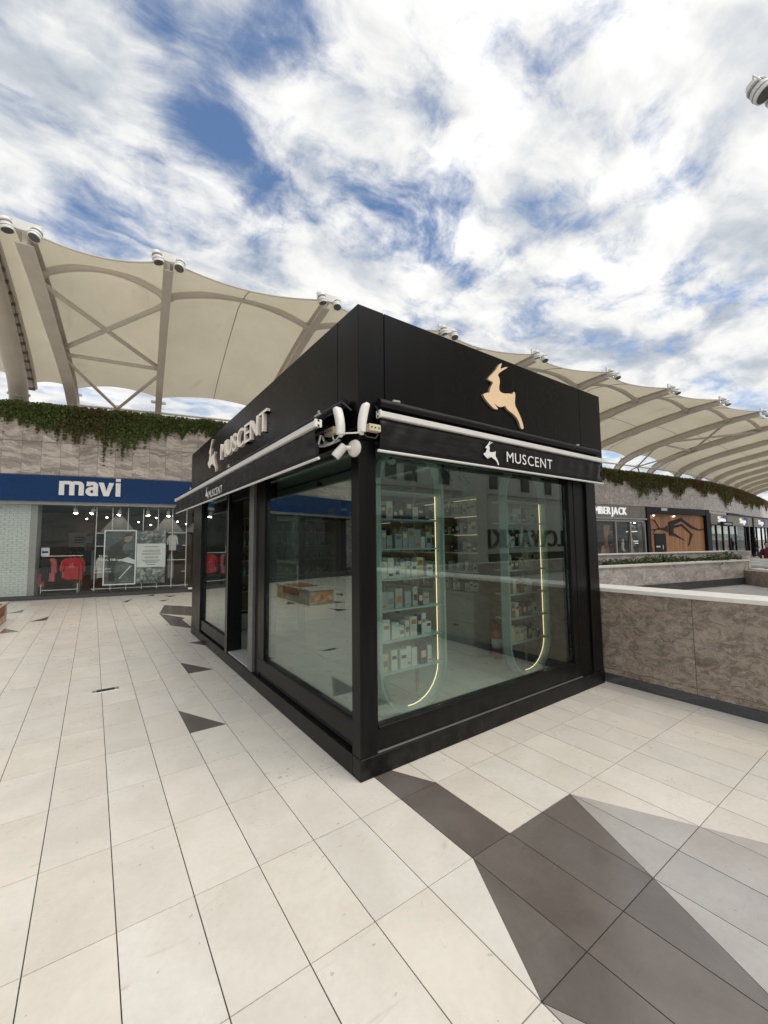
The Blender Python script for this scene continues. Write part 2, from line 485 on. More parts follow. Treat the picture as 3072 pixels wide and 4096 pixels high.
# ================================================================== mesh helpers
class MB:
    def __init__(s):
        s.v = []; s.f = []; s.mi = []; s.cur = 0

    def add(s, vs, fs):
        o = len(s.v)
        s.v += [tuple(p) for p in vs]
        s.f += [tuple(i + o for i in f) for f in fs]
        s.mi += [s.cur] * len(fs)
        return s

    def box(s, x0, x1, y0, y1, z0, z1, fr=None):
        x0, x1 = min(x0, x1), max(x0, x1); y0, y1 = min(y0, y1), max(y0, y1); z0, z1 = min(z0, z1), max(z0, z1)
        vs = [(x, y, z) for z in (z0, z1) for y in (y0, y1) for x in (x0, x1)]
        if fr: vs = [fr(*p) for p in vs]
        return s.add(vs, [(0, 2, 3, 1), (4, 5, 7, 6), (0, 1, 5, 4), (2, 6, 7, 3), (0, 4, 6, 2), (1, 3, 7, 5)])

    def bbox(s, x0, x1, y0, y1, z0, z1, b=.004, fr=None):
        """box with chamfered edges"""
        x0, x1 = min(x0, x1), max(x0, x1); y0, y1 = min(y0, y1), max(y0, y1); z0, z1 = min(z0, z1), max(z0, z1)
        bm = bmesh.new()
        bmesh.ops.create_cube(bm, size=1)
        for vv in bm.verts:
            vv.co = Vector(((x0 + x1) / 2 + vv.co.x * (x1 - x0), (y0 + y1) / 2 + vv.co.y * (y1 - y0), (z0 + z1) / 2 + vv.co.z * (z1 - z0)))
        bmesh.ops.bevel(bm, geom=bm.edges[:], offset=b, segments=1, profile=.5, affect='EDGES')
        bm.verts.ensure_lookup_table()
        vs = [tuple(vv.co) for vv in bm.verts]
        if fr: vs = [fr(*p) for p in vs]
        fs = [[vv.index for vv in ff.verts] for ff in bm.faces]
        bm.free()
        return s.add(vs, fs)

    def prism(s, poly, a, b, mp):
        """polygon (list of 2d) swept from depth a to b; mp(u, v, w) -> xyz"""
        n = len(poly)
        vs = [mp(u, v, a) for u, v in poly] + [mp(u, v, b) for u, v in poly]
        fs = [tuple(range(n)), tuple(range(2 * n - 1, n - 1, -1))]
        fs += [(i, i + n, (i + 1) % n + n, (i + 1) % n) for i in range(n)]
        return s.add(vs, fs)

    def tube(s, pts, r, n=8, caps=True):
        pts = [Vector(p) for p in pts]
        rs = r if isinstance(r, (list, tuple)) else [r] * len(pts)
        rings = []
        prev = None
        for i, p in enumerate(pts):
            a = pts[max(i - 1, 0)]; b = pts[min(i + 1, len(pts) - 1)]
            t = (b - a).normalized()
            if prev is None:
                x = t.orthogonal().normalized()
            else:
                x = (prev - t * prev.dot(t)).normalized()
            prev = x
            y = t.cross(x)
            rings.append([p + (x * math.cos(2 * PI * k / n) + y * math.sin(2 * PI * k / n)) * rs[i] for k in range(n)])
        vs = [q for rg in rings for q in rg]
        fs = [(i * n + k, i * n + (k + 1) % n, (i + 1) * n + (k + 1) % n, (i + 1) * n + k) for i in range(len(pts) - 1) for k in range(n)]
        if caps:
            fs += [tuple(range(n - 1, -1, -1)), tuple((len(pts) - 1) * n + k for k in range(n))]
        return s.add(vs, fs)

    def lathe(s, prof, n=16, base=(0, 0, 0), axis=(0, 0, 1)):
        ax = Vector(axis).normalized(); x = ax.orthogonal().normalized(); y = ax.cross(x); b = Vector(base)
        vs = []
        for (r, h) in prof:
            for k in range(n):
                a = 2 * PI * k / n
                vs.append(b + ax * h + (x * math.cos(a) + y * math.sin(a)) * r)
        fs = [(i * n + k, i * n + (k + 1) % n, (i + 1) * n + (k + 1) % n, (i + 1) * n + k) for i in range(len(prof) - 1) for k in range(n)]
        fs += [tuple(range(n - 1, -1, -1)), tuple((len(prof) - 1) * n + k for k in range(n))]
        return s.add(vs, fs)

    def grid(s, P):
        """P[i][j] grid of points"""
        nu, nv = len(P), len(P[0])
        vs = [p for row in P for p in row]
        fs = [(i * nv + j, i * nv + j + 1, (i + 1) * nv + j + 1, (i + 1) * nv + j) for i in range(nu - 1) for j in range(nv - 1)]
        return s.add(vs, fs)

    def build(s, name, mat, parent=None, smooth=False, local=False, solid=0):
        vs = s.v
        if parent is not None and not local:
            o = wloc(parent)
            vs = [(p[0] - o[0], p[1] - o[1], p[2] - o[2]) for p in vs]
        me = bpy.data.meshes.new(name)
        me.from_pydata(vs, [], s.f)
        mats = mat if isinstance(mat, (list, tuple)) else [mat]
        for mm in mats: me.materials.append(MATS[mm])
        if len(mats) > 1: me.polygons.foreach_set('material_index', s.mi)
        bm = bmesh.new(); bm.from_mesh(me); bmesh.ops.recalc_face_normals(bm, faces=bm.faces); bm.to_mesh(me); bm.free()
        if smooth:
            me.polygons.foreach_set('use_smooth', [True] * len(me.polygons))
            try: me.set_sharp_from_angle(angle=math.radians(38))
            except Exception: pass
        ob = bpy.data.objects.new(name, me)
        COL.objects.link(ob)
        if parent is not None: ob.parent = parent
        if solid:
            md = ob.modifiers.new('thickness', 'SOLIDIFY'); md.thickness = solid; md.offset = 0
        return ob


def nth(i):
    w = ['first', 'second', 'third', 'fourth', 'fifth', 'sixth', 'seventh', 'eighth', 'ninth', 'tenth', 'eleventh', 'twelfth', 'thirteenth', 'fourteenth', 'fifteenth', 'sixteenth', 'seventeenth', 'eighteenth', 'nineteenth', 'twentieth']
    return w[i - 1] if i <= 20 else 'twenty-' + w[i - 21]


def wloc(o):
    v = Vector((0, 0, 0))
    while o is not None:
        v += o.location; o = o.parent
    return v


def tag(o, label=None, cat=None, group=None, kind=None):
    if label: o['label'] = label
    if cat: o['category'] = cat
    if group: o['group'] = group
    if kind: o['kind'] = kind
    return o


def thing(name, loc, label, cat, group=None, kind=None):
    o = bpy.data.objects.new(name, None); COL.objects.link(o)
    o.location = loc; o.empty_display_size = .2
    return tag(o, label, cat, group, kind)


def copy_tree(o, parent=None):
    c = o.copy(); COL.objects.link(c); c.parent = parent
    for ch in list(o.children):
        copy_tree(ch, c)
    return c


def one(mb, name, mat, label, cat, group=None, smooth=False, kind=None):
    """a thing that is a single mesh"""
    vs = np.array(mb.v); o = Vector(((vs[:, 0].min() + vs[:, 0].max()) / 2, (vs[:, 1].min() + vs[:, 1].max()) / 2, vs[:, 2].min()))
    mb.v = [(p[0] - o.x, p[1] - o.y, p[2] - o.z) for p in mb.v]
    ob = mb.build(name, mat, smooth=smooth)
    ob.location = o
    return tag(ob, label, cat, group, kind)


_txt = {}


def text_polys(ch, off=0.0, res=4):
    """mesh (verts 2d+faces) of one or several characters in the built-in font, extruded 0..1 in w"""
    key = (ch, off)
    if key in _txt: return _txt[key]
    cu = bpy.data.curves.new('glyph', 'FONT'); cu.body = ch; cu.size = 1; cu.extrude = .5; cu.offset = off; cu.resolution_u = res
    ob = bpy.data.objects.new('glyph', cu); COL.objects.link(ob)
    dg = bpy.context.evaluated_depsgraph_get()
    me = bpy.data.meshes.new_from_object(ob.evaluated_get(dg))
    vs = [tuple(v.co) for v in me.vertices]; fs = [tuple(p.vertices) for p in me.polygons]
    bpy.data.objects.remove(ob); bpy.data.curves.remove(cu); bpy.data.meshes.remove(me)
    _txt[key] = (vs, fs)
    return vs, fs


def letters(word, width, height, mp, depth, name, mat, parent, bold=0.0, gap=.12, joined=False, local=False):
    """each letter its own part; u runs 0..width, v 0..height (cap height), w = 0..depth away from the wall"""
    gl = []
    x = 0
    off = 0.0
    capv = [p[1] for p in text_polys('H', off)[0]]; cb, ct = min(capv), max(capv)
    for ch in word:
        if ch == ' ':
            x += .35; continue
        vs, fs = text_polys(ch, off)
        a = min(p[0] for p in vs); b = max(p[0] for p in vs)
        gl.append((vs, fs, x - a)); x += (b - a) + gap
    tot = x - gap
    sx = width / tot; syv = height / (ct - cb)
    mbs = MB() if joined else None
    for (vs, fs, ox) in gl:
        mb = mbs or MB()
        sh = [(0, 0)] if not bold else [(dx * bold, k * .0006) for k, dx in enumerate((0, -1, 1, -.5, .5))]
        for (dx, dd) in sh:
            mb.add([mp((p[0] + ox + dx) * sx, (p[1] - cb) * syv, (p[2] + .5) * (depth + dd)) for p in vs], fs)
        if not joined: mb.build(name, mat, parent, local=local)
    if joined: return mbs.build(name, mat, parent, local=local)


# ================================================================== facade line (plan curve of the shop building)
FXS = [-14, -8, -2.3, 0, 2.8, 8, 14, 20, 24, 30, 38, 46, 55, 68]
FYS = [20.4, 18.35, 16.50, 15.97, 15.42, 14.62, 13.85, 13.15, 12.656, 11.88, 11.0, 11.2, 12.0, 13.4]


def fy(x): return float(np.interp(x, FXS, FYS))


def fsm(x):
    return sum(fy(x + d) for d in (-1.2, -.6, 0, .6, 1.2)) / 5


def fn_(x):
    dx = .5; t = Vector((2 * dx, fsm(x + dx) - fsm(x - dx), 0)).normalized()
    return Vector((t.y, -t.x, 0))       # towards the plaza


def FP(x, off, z):
    n = fn_(x)
    return (x + n.x * off, fsm(x) + n.y * off, z)


# ================================================================== floor
TX, TY, TW, TL = 0.4375, 1.5544, 0.3, 0.59534
GAP = .0022
XE = 4.846          # parapet face


def T(u, v): return (TX + u * TW, TY + v * TL)


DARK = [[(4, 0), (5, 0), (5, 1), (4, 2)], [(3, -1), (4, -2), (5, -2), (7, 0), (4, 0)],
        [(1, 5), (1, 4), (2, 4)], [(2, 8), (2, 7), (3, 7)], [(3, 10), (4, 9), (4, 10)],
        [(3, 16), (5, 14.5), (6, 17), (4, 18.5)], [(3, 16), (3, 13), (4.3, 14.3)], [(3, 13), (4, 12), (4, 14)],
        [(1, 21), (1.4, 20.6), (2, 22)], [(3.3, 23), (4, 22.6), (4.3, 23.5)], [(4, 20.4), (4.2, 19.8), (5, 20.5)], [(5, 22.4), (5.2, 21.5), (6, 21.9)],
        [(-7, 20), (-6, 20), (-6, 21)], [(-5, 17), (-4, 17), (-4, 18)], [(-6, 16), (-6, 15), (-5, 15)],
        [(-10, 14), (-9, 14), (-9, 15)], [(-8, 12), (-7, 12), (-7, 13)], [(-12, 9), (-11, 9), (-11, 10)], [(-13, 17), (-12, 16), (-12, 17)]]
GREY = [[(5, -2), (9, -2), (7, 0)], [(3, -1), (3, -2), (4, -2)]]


def ccw(p):
    a = sum(p[i][0] * p[(i + 1) % len(p)][1] - p[(i + 1) % len(p)][0] * p[i][1] for i in range(len(p)))
    return p if a > 0 else p[::-1]


def half(poly, a, b, sign, sh=0.0):
    """keep the part of poly to the left (sign 1) or right (-1) of a->b, shifted inward by sh"""
    ex, ey = b[0] - a[0], b[1] - a[1]; L = math.hypot(ex, ey)
    dist = lambda p: sign * ((ex * (p[1] - a[1]) - ey * (p[0] - a[0])) / L) - sh
    out = []
    for i in range(len(poly)):
        p, q = poly[i], poly[(i + 1) % len(poly)]
        dp, dq = dist(p), dist(q)
        if dp >= 0: out.append(p)
        if (dp > 0 > dq) or (dp < 0 < dq):
            t = dp / (dp - dq); out.append((p[0] + (q[0] - p[0]) * t, p[1] + (q[1] - p[1]) * t))
    return out if len(out) > 2 else []


def area(p): return abs(sum(p[i][0] * p[(i + 1) % len(p)][1] - p[(i + 1) % len(p)][0] * p[i][1] for i in range(len(p)))) / 2


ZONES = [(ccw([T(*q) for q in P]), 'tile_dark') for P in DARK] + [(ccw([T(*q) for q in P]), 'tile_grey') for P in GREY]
pieces = []          # (poly, material, full?)
for iu in range(-46, 15):
    for iv in range(-14, 27):
        x0, y0 = T(iu, iv); x1, y1 = T(iu + 1, iv + 1)
        if x0 > XE - .02: continue
        x1c = min(x1, XE)
        if y0 > fsm((x0 + x1) / 2) - .05: continue
        gx, gy = GAP * 1.05, GAP * .98
        rect = [(x0 + gx, y0 + gy), (x1c - gx, y0 + gy), (x1c - gx, y1 - gy), (x0 + gx, y1 - gy)]
        rest = [rect]; full = x1c == x1
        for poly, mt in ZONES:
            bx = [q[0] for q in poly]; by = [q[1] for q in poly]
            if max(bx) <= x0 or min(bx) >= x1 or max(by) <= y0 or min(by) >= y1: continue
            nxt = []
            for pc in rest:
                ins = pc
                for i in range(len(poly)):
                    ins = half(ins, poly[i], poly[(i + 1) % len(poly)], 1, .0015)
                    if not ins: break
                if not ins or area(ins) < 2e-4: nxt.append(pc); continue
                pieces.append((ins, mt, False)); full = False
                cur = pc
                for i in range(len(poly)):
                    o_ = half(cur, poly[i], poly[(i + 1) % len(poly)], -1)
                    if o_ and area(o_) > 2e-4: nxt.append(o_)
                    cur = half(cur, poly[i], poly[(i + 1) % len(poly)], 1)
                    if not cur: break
            rest = nxt
        for pc in rest: pieces.append((pc, 'tile_light', full))


def project(p):
    d = Vector(p) - Vector((0, 0, CAM_H)); z = d.dot(FWD)
    if z < .05: return None
    return (384 + FPX / 4 * d.dot(RGT) / z, 512 - FPX / 4 * d.dot(UP2) / z)


def seen_area(poly):
    pr = [project((x, y, 0)) for x, y in poly]
    if any(q is None for q in pr): return 0
    cx = sum(q[0] for q in pr) / len(pr); cyy = sum(q[1] for q in pr) / len(pr)
    if not (-25 < cx < 793 and 0 < cyy < 1060): return 0
    mx_, my_ = sum(q[0] for q in poly) / len(poly), sum(q[1] for q in poly) / len(poly)
    if mx_ > 1.6 and my_ > 2.5: return 0
    return area(pr)


order = sorted(range(len(pieces)), key=lambda i: -seen_area(pieces[i][0]))
top300 = set(order[:300])
floor = MB().add([(-30, -10, -.0065), (XE, -10, -.0065), (XE, 30, -.0065), (-30, 30, -.0065)], [(0, 1, 2, 3)]).build('plaza_floor', 'grout')
tag(floor, 'pale stone tiled plaza floor with dark inlaid shards', 'floor', kind='structure')


def tile_mesh(mb, poly, tilt=0.0):
    n = len(poly)
    vs = [(x, y, 0.0) for x, y in poly] + [(x, y, -.006) for x, y in poly]
    mb.add(vs, [tuple(range(n))] + [(i, i + n, (i + 1) % n + n, (i + 1) % n) for i in range(n)])


full_me = None
field = {'tile_light': MB(), 'tile_dark': MB(), 'tile_grey': MB()}
rest_mb = MB()
MI = {'tile_light': 0, 'tile_dark': 1, 'tile_grey': 2}
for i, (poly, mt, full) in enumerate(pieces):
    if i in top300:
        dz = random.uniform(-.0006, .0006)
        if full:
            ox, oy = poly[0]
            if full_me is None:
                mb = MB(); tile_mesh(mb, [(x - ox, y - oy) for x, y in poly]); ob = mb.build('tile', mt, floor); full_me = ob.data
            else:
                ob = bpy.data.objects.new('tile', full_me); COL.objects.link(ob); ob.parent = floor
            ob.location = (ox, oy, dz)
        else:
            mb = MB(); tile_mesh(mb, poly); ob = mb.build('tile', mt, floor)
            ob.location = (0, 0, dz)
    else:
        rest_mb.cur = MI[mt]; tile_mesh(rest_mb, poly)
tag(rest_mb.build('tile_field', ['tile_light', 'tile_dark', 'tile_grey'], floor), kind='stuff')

gr = MB().add([(-900, -900, -.04), (900, -900, -.04), (900, 900, -.04), (-900, 900, -.04)], [(0, 1, 2, 3)]).build('ground', 'ground')
tag(gr, 'bare ground beyond the plaza', 'ground', kind='structure')
pv = MB().add([(5.0, -30, -.008), (90, -30, -.008), (90, 14, -.008), (5.0, 14, -.008)], [(0, 1, 2, 3)]).build('lower_paving', 'paver_grey')
tag(pv, 'grey slab paving beyond the stone parapet', 'paving', kind='structure')
sl_ = bpy.data.meshes.new('paving_slab')
mb = MB().box(.004, .596, .004, .896, -.03, -.002)
proto = mb.build('paving_slab', 'paver_grey', pv)
k = 0
for ix in range(0, 14):
    for iy in range(0, 8):
        x, y = 12.6 + ix * .6, -.6 + iy * .9
        if k == 0: o = proto
        else:
            o = bpy.data.objects.new('paving_slab', proto.data); COL.objects.link(o); o.parent = pv
        o.location = (x, y, random.uniform(0, .002)); k += 1

# small floor outlet let into the tiles
h = thing('floor_outlet', (.176, 5.636, .001), 'small black metal floor outlet let into the pale tiles', 'floor outlet')
MB().bbox(-.125, .125, -.052, .052, -.004, .006, .002).build('cover_frame', 'silver', h, local=True)
MB().bbox(-.085, .085, -.040, .040, .002, .0085, .002).build('flap', 'rubber', h, local=True)
for s_ in (-1, 1):
    MB().lathe([(.011, 0), (.011, .003), (.007, .004)], 10, (s_ * .105, 0, .0055)).build('screw', 'bolt', h, local=True)

# ================================================================== marble clad building with ivy
bld = thing('shop_building', (20, 16, 0), 'long curved shop building clad in grey veined marble panels', 'building')
ZW0, ZW1 = 3.80, 5.86
xs = list(np.arange(-14, 68.1, .5))
core = MB()
core.grid([[FP(x, -.034, ZW0), FP(x, -.034, ZW1)] for x in xs])
core.grid([[FP(x, -.034, ZW1), FP(x, -4.2, ZW1 - .02)] for x in xs])
core.grid([[FP(x, -.034, ZW0), FP(x, -.75, ZW0)] for x in xs])
core.grid([[FP(x, -4.2, 0), FP(x, -4.2, ZW1 - .02)] for x in xs])
core.build('wall', 'marble_grey', bld)
PW = .486
npan = 0
xx = -2.268 - PW * 3
pan_rows = ((ZW0 + .02, 4.842), (4.85, ZW1))
far = MB()
while xx < 66:
    near = xx < 4.2
    mid = 23.6 < xx < 44
    hidden = 4.2 <= xx <= 23.6
    for (za, zb) in pan_rows:
        ta = fn_(xx + PW / 2)
        dx = PW * abs(ta.y)
        pts = [FP(xx + .003, .0, 0), FP(xx + dx - .003, .0, 0)]
        A, B = Vector(pts[0]), Vector(pts[1]); n = fn_(xx + dx / 2) * -.03
        q = [A, B, B + n, A + n]
        vs = [(p.x, p.y, za + .003) for p in q] + [(p.x, p.y, zb - .003) for p in q]
        mb = MB() if (near or mid) else far
        mb.add(vs, [(3, 2, 1, 0), (4, 5, 6, 7), (0, 1, 5, 4), (1, 2, 6, 5), (2, 3, 7, 6), (3, 0, 4, 7)])
        if near or mid: mb.build('panel', 'marble_grey' if near else 'marble_far', bld)
    xx += PW * abs(fn_(xx + PW / 2).y)
tag(far.build('panel_field', 'marble_far', bld), kind='stuff')
# dark core behind the shops so no sky shows through
# ------------------------------------------------------------------ ivy
def leaves(mb, p, size, n):
    """one leaf quad facing roughly n"""
    a = random.uniform(0, 2 * PI)
    nn = (Vector(n) + Vector((random.uniform(-.8, .8), random.uniform(-.8, .8), random.uniform(-.5, .9)))).normalized()
    x = nn.orthogonal().normalized(); y = nn.cross(x)
    u = x * math.cos(a) + y * math.sin(a); w = nn.cross(u)
    l, b = size, size * random.uniform(.55, .8)
    p = Vector(p)
    o = len(mb.v)
    mb.v += [tuple(p - u * l * .5), tuple(p + w * b * .5 + nn * size * .1), tuple(p + u * l * .55), tuple(p - w * b * .5 + nn * size * .1)]
    mb.f.append((o, o + 1, o + 2, o + 3)); mb.mi.append(0)


def ivy_band(x0, x1, count, size, name, mat, label, drop=.80):
    mb = MB()
    for i in range(count):
        x = random.uniform(x0, x1)
        ln = .46 + drop * max(0, .5 + 1.25 * mnoise.noise(Vector((x * .55, 1.3, 0)))) + .30 * mnoise.noise(Vector((x * 2.3, 4.3, 0)))
        ln = max(ln, .14)
        u = random.random()
        topz = 6.02 + .06 * mnoise.noise(Vector((x * 1.7, 9, 0)))
        if u < .30:      # cushion along the top edge
            off = random.uniform(-.55, .22); z = topz + random.uniform(-.16, .06) - .35 * max(0, off)
        else:
            strand = .55 + .75 * abs(mnoise.noise(Vector((x * 6.5, 2.2, 0)))) + .35 * mnoise.noise(Vector((x * 21, 7.7, 0)))
            t = random.random() ** 1.5
            z = topz - .08 - t * ln * strand * random.uniform(.8, 1.2)
            off = .05 + .17 * (1 - t) * random.random() + random.uniform(0, .04)
        if random.random() < .004: z -= random.uniform(.1, .5)
        leaves(mb, FP(x, off, z), size * random.uniform(.6, 1.25), fn_(x) + Vector((0, 0, .35)))
    # bare hanging stems
    mb.cur = 1
    for i in range(int((x1 - x0) * 5)):
        x = random.uniform(x0, x1); z = random.uniform(5.5, 5.9); L_ = random.uniform(.15, .55); dx = random.uniform(-.12, .12)
        mb.tube([FP(x, .10, z), FP(x + dx * .5, .07, z - L_ * .5), FP(x + dx, .06, z - L_)], .004, 3, caps=False)
    ob = mb.build(name, [mat, 'shop_brown'])
    return tag(ob, label, 'ivy', kind='stuff')


ivy_band(-8.0, 4.6, 52000, .085, 'ivy', 'ivy_leaf', 'dark green and russet ivy hanging over the wall above the blue sign')
ivy_band(21.5, 66, 70000, .15, 'ivy', 'ivy_leaf_far', 'olive and russet ivy hanging over the far marble wall', drop=1.0)

# ================================================================== clothing store with the blue sign
st = thing('clothing_store', (0, 16, 0), 'clothing store front with blue sign band reading mavi and wide glass windows', 'store')


def SB(x0, x1, o0, o1, z0, z1, mb=None):
    """box that follows the facade between x0 and x1 (straight within)"""
    mb = mb or MB()
    A0, B0 = FP(x0, o0, 0), FP(x1, o0, 0); A1, B1 = FP(x0, o1, 0), FP(x1, o1, 0)
    q = [A0, B0, B1, A1]
    vs = [(p[0], p[1], z0) for p in q] + [(p[0], p[1], z1) for p in q]
    return mb.add(vs, [(3, 2, 1, 0), (4, 5, 6, 7), (0, 1, 5, 4), (1, 2, 6, 5), (2, 3, 7, 6), (3, 0, 4, 7)])


def SBC(x0, x1, o0, o1, z0, z1, step=1.5):
    mb = MB(); n = max(1, int((x1 - x0) / step)); X = np.linspace(x0, x1, n + 1)
    mb.grid([[FP(x, o0, z0), FP(x, o0, z1), FP(x, o1, z1), FP(x, o1, z0), FP(x, o0, z0)] for x in X])
    for x in (x0, x1): mb.add([FP(x, o0, z0), FP(x, o0, z1), FP(x, o1, z1), FP(x, o1, z0)], [(0, 1, 2, 3)])
    return mb


SBC(-9, 6.5, -.02, .07, 3.0, 3.79).build('sign_band', 'blue_sign', st)
SBC(-9, 6.5, -.25, -.03, 2.90, 3.79).build('soffit', 'frame_grey', st)
SBC(-9, 6.5, -.35, .06, -.004, .105).build('kerb', 'kerb_dark', st)
# letters follow the band
A = Vector(FP(-.883, .075, 3.195)); B = Vector(FP(.70, .075, 3.195)); tU = (B - A).normalized(); nU = fn_(-.1)
MV = (B - A).length / 3.72
def mv(u, v, w): return tuple(A + tU * (u * MV) + Vector((0, 0, v * MV)) + nU * w)
def arch_(x0, x1, h, t, r):
    """right-hand stem with a shoulder bending over from the left"""
    o_ = [(x1 - r + r * math.cos(a), h - r + r * math.sin(a)) for a in np.linspace(0, PI / 2, 7)]
    ri = max(r - t, .06)
    i_ = [(x1 - t - ri + ri * math.cos(a), h - .24 - ri + ri * math.sin(a)) for a in np.linspace(PI / 2, 0, 7)]
    return [(x1, 0)] + o_ + [(x0, h)] + [(x0, h - .24)] + i_ + [(x1 - t, 0)]
def mletter(polys, name='letter'):
    mb = MB()
    for k, pl_ in enumerate(polys): mb.prism(ccw(pl_), 0, .05 + .0012 * k, mv)
    mb.build(name, 'sign_white', st)
mletter([[(0, 0), (.30, 0), (.30, 1), (0, 1)], arch_(.26, .90, 1.02, .30, .30), arch_(.80, 1.46, 1.02, .30, .30)])
c_ = lambda cx, cy, rx, ry, a0, a1, n=14: [(cx + rx * math.cos(a), cy + ry * math.sin(a)) for a in np.linspace(a0, a1, n)]
mletter([arch_(1.62, 2.32, 1.03, .30, .28), c_(1.90, .31, .34, .33, .35, 2 * PI - .35) + c_(1.96, .31, .12, .12, 2 * PI - .5, .5, 8), [(2.0, .40), (2.10, .40), (2.10, .66), (1.80, .64), (1.86, .60)], [(1.60, .70), (1.88, .72), (1.90, .80), (1.78, 1.02), (1.66, .92)]])
mletter([[(2.34, 1.0), (2.66, 1.0), (2.84, .38), (3.00, 1.0), (3.30, 1.0), (2.99, 0), (2.67, 0)]])
mletter([[(3.42, 0), (3.72, 0), (3.72, 1.0), (3.42, 1.0)], [(3.42, 1.10), (3.72, 1.10), (3.72, 1.33), (3.42, 1.33)]])
SBC(-9, 6.5, -4.1, -.36, .06, .10).build('shop_floor', 'shop_floor', st)
SBC(-9, 6.5, -4.1, -.26, 2.93, 2.99).build('shop_ceiling', 'shop_dark', st)
SBC(-9, 6.5, -4.12, -4.06, .1, 2.93).build('back_wall', 'shop_brown', st)
SB(6.4, 6.5, -4.05, -.1, .1, 2.93).build('side_wall', 'shop_dark', st)
SB(-1.30, .25, -3.3, -3.2, .1, 2.5).build('partition', 'shop_brown', st)
SB(.26, 1.6, -2.6, -2.5, .1, 2.9).build('partition', 'shop_dark', st)
SB(-1.46, -.85, -3.05, -2.98, .75, 2.1).build('shelf_unit', 'shop_wall', st)
for k in range(5): SB(-1.44, -.87, -2.97, -2.9, 1.55 + k * .11, 1.57 + k * .11).build('slat', 'shelf_wood', st)
for zz in (.9, 1.18, 1.4):
    for k in range(4): SB(-1.42 + k * .14, -1.32 + k * .14, -2.96, -2.7, zz, zz + .17).build('folded_clothes', 'cloth_black', st)
random.seed(21)
for k in range(9):
    xk = -1.25 + k * .36
    SB(xk, xk + .30, -3.15 if xk < .2 else -2.45, -2.9 if xk < .2 else -2.2, .55, .55 + random.uniform(.5, .95)).build('hanging_stock', random.choice(('cloth_navy', 'cloth_black', 'shop_grey', 'cloth_jeans')), st)
    SB(xk, xk + .30, -3.15 if xk < .2 else -2.45, -2.95 if xk < .2 else -2.25, 1.72, 1.72 + random.uniform(.12, .3)).build('folded_stock', random.choice(('cloth_white', 'cloth_tan', 'shop_wall', 'cloth_jeans')), st)
# glass panes
for (a, b) in ((-6, -4), (-4, -1.66), (-1.66, .0), (.0, 1.4), (1.4, 2.8), (2.8, 4.6), (4.6, 6.4)):
    SB(a + .004, b - .004, -.10, -.088, .105, 2.92).build('window_pane', 'glass_shop', st)
# white glazed brick pier behind the glass
SB(-2.75, -1.665, -.62, -.33, .1, 2.93).build('pier', 'mortar', st)
SBC(-9, -2.76, -1.6, -1.5, .1, 2.93).build('inner_wall', 'shop_dark', st)
bw, bh = .215, .072
brick0 = None
for r_ in range(39):
    z0 = .11 + r_ * bh
    for c_ in range(5):
        x0 = -1.672 - (c_ + 1) * bw * .95 + (bw * .47 if r_ % 2 else 0)
        x1 = min(x0 + bw * .95 - .008, -1.672)
        if x0 < -2.62: continue
        SB(x0, x1, -.331, -.315 - random.uniform(0, .003), z0, z0 + bh - .008).build('brick', 'brick_white', st)
SB(-1.664, -1.50, -.62, -.30, .1, 2.93).build('corner_post', 'frame_grey', st)
# track spotlights inside
for i, (x, o, z) in enumerate(((-.62, -.55, 2.84), (-.1, -.5, 2.82), (.62, -.5, 2.80), (1.42, -.5, 2.79), (2.05, -.5, 2.79))):
    t_ = thing('spotlight', FP(x, o, z), ['white track spotlight tilted left above the red shirts', 'white track spotlight above the grid rack end', 'white track spotlight over the framed poster',
               'white track spotlight right of the framed poster', 'white track spotlight half behind the awning'][i], 'spotlight', 'track spotlights in the store with the blue sign')
    ax = Vector((random.uniform(-.5, .5), -.35, -1)).normalized()
    MB().lathe([(.05, 0), (.055, .01), (.055, .17), (.05, .18)], 14, (0, 0, 0), ax).build('body', 'white_paint', t_, smooth=True, local=True)
    MB().lathe([(.045, .181), (.044, .186)], 14, (0, 0, 0), ax).build('lens', 'lamp_glow', t_, local=True)
    MB().tube([(0, 0, 0), (0, 0, .09)], .012, 6).build('stem', 'white_paint', t_, local=True)
for i, (x, o, z) in enumerate(((-.75, -1.0, 2.72), (-.68, -2.2, 2.6), (.05, -1.6, 2.62), (.12, -1.2, 2.6), (1.35, -2.3, 2.4), (1.9, -2.2, 2.45), (2.3, -1.6, 2.5), (.95, -2.2, 2.5), (1.6, -1.4, 2.62), (2.6, -2.4, 2.45))):
    p = FP(x, o, z)
    dl = MB().lathe([(.026, .0), (.026, .02), (.018, .03)], 10, p, (0, -.3, -1))
    one(dl, 'downlight', 'lamp_glow_far', f'tiny bright ceiling downlight, {nth(i + 1)} of those inside the store with the blue sign', 'downlight', 'downlights inside the clothing store')
# hanging triangular panels
for i, (xa, xb, zt) in enumerate(((.06, 1.08, 2.75), (1.55, 2.55, 2.72), (2.55, 3.6, 2.7))):
    xm = (xa + xb) / 2
    mb = MB()
    mb.prism([(xa, 2.06), (xb, 2.06), (xm, zt)], -.64, -.62, lambda u, v, w: FP(u, w, v))
    one(mb, 'triangle_panel', 'shop_grey', ['grey triangular panel hanging behind the framed poster', 'grey triangular panel hanging beside the round panels', 'grey triangular panel cut off by the black kiosk'][i], 'panel', 'triangular window decorations')
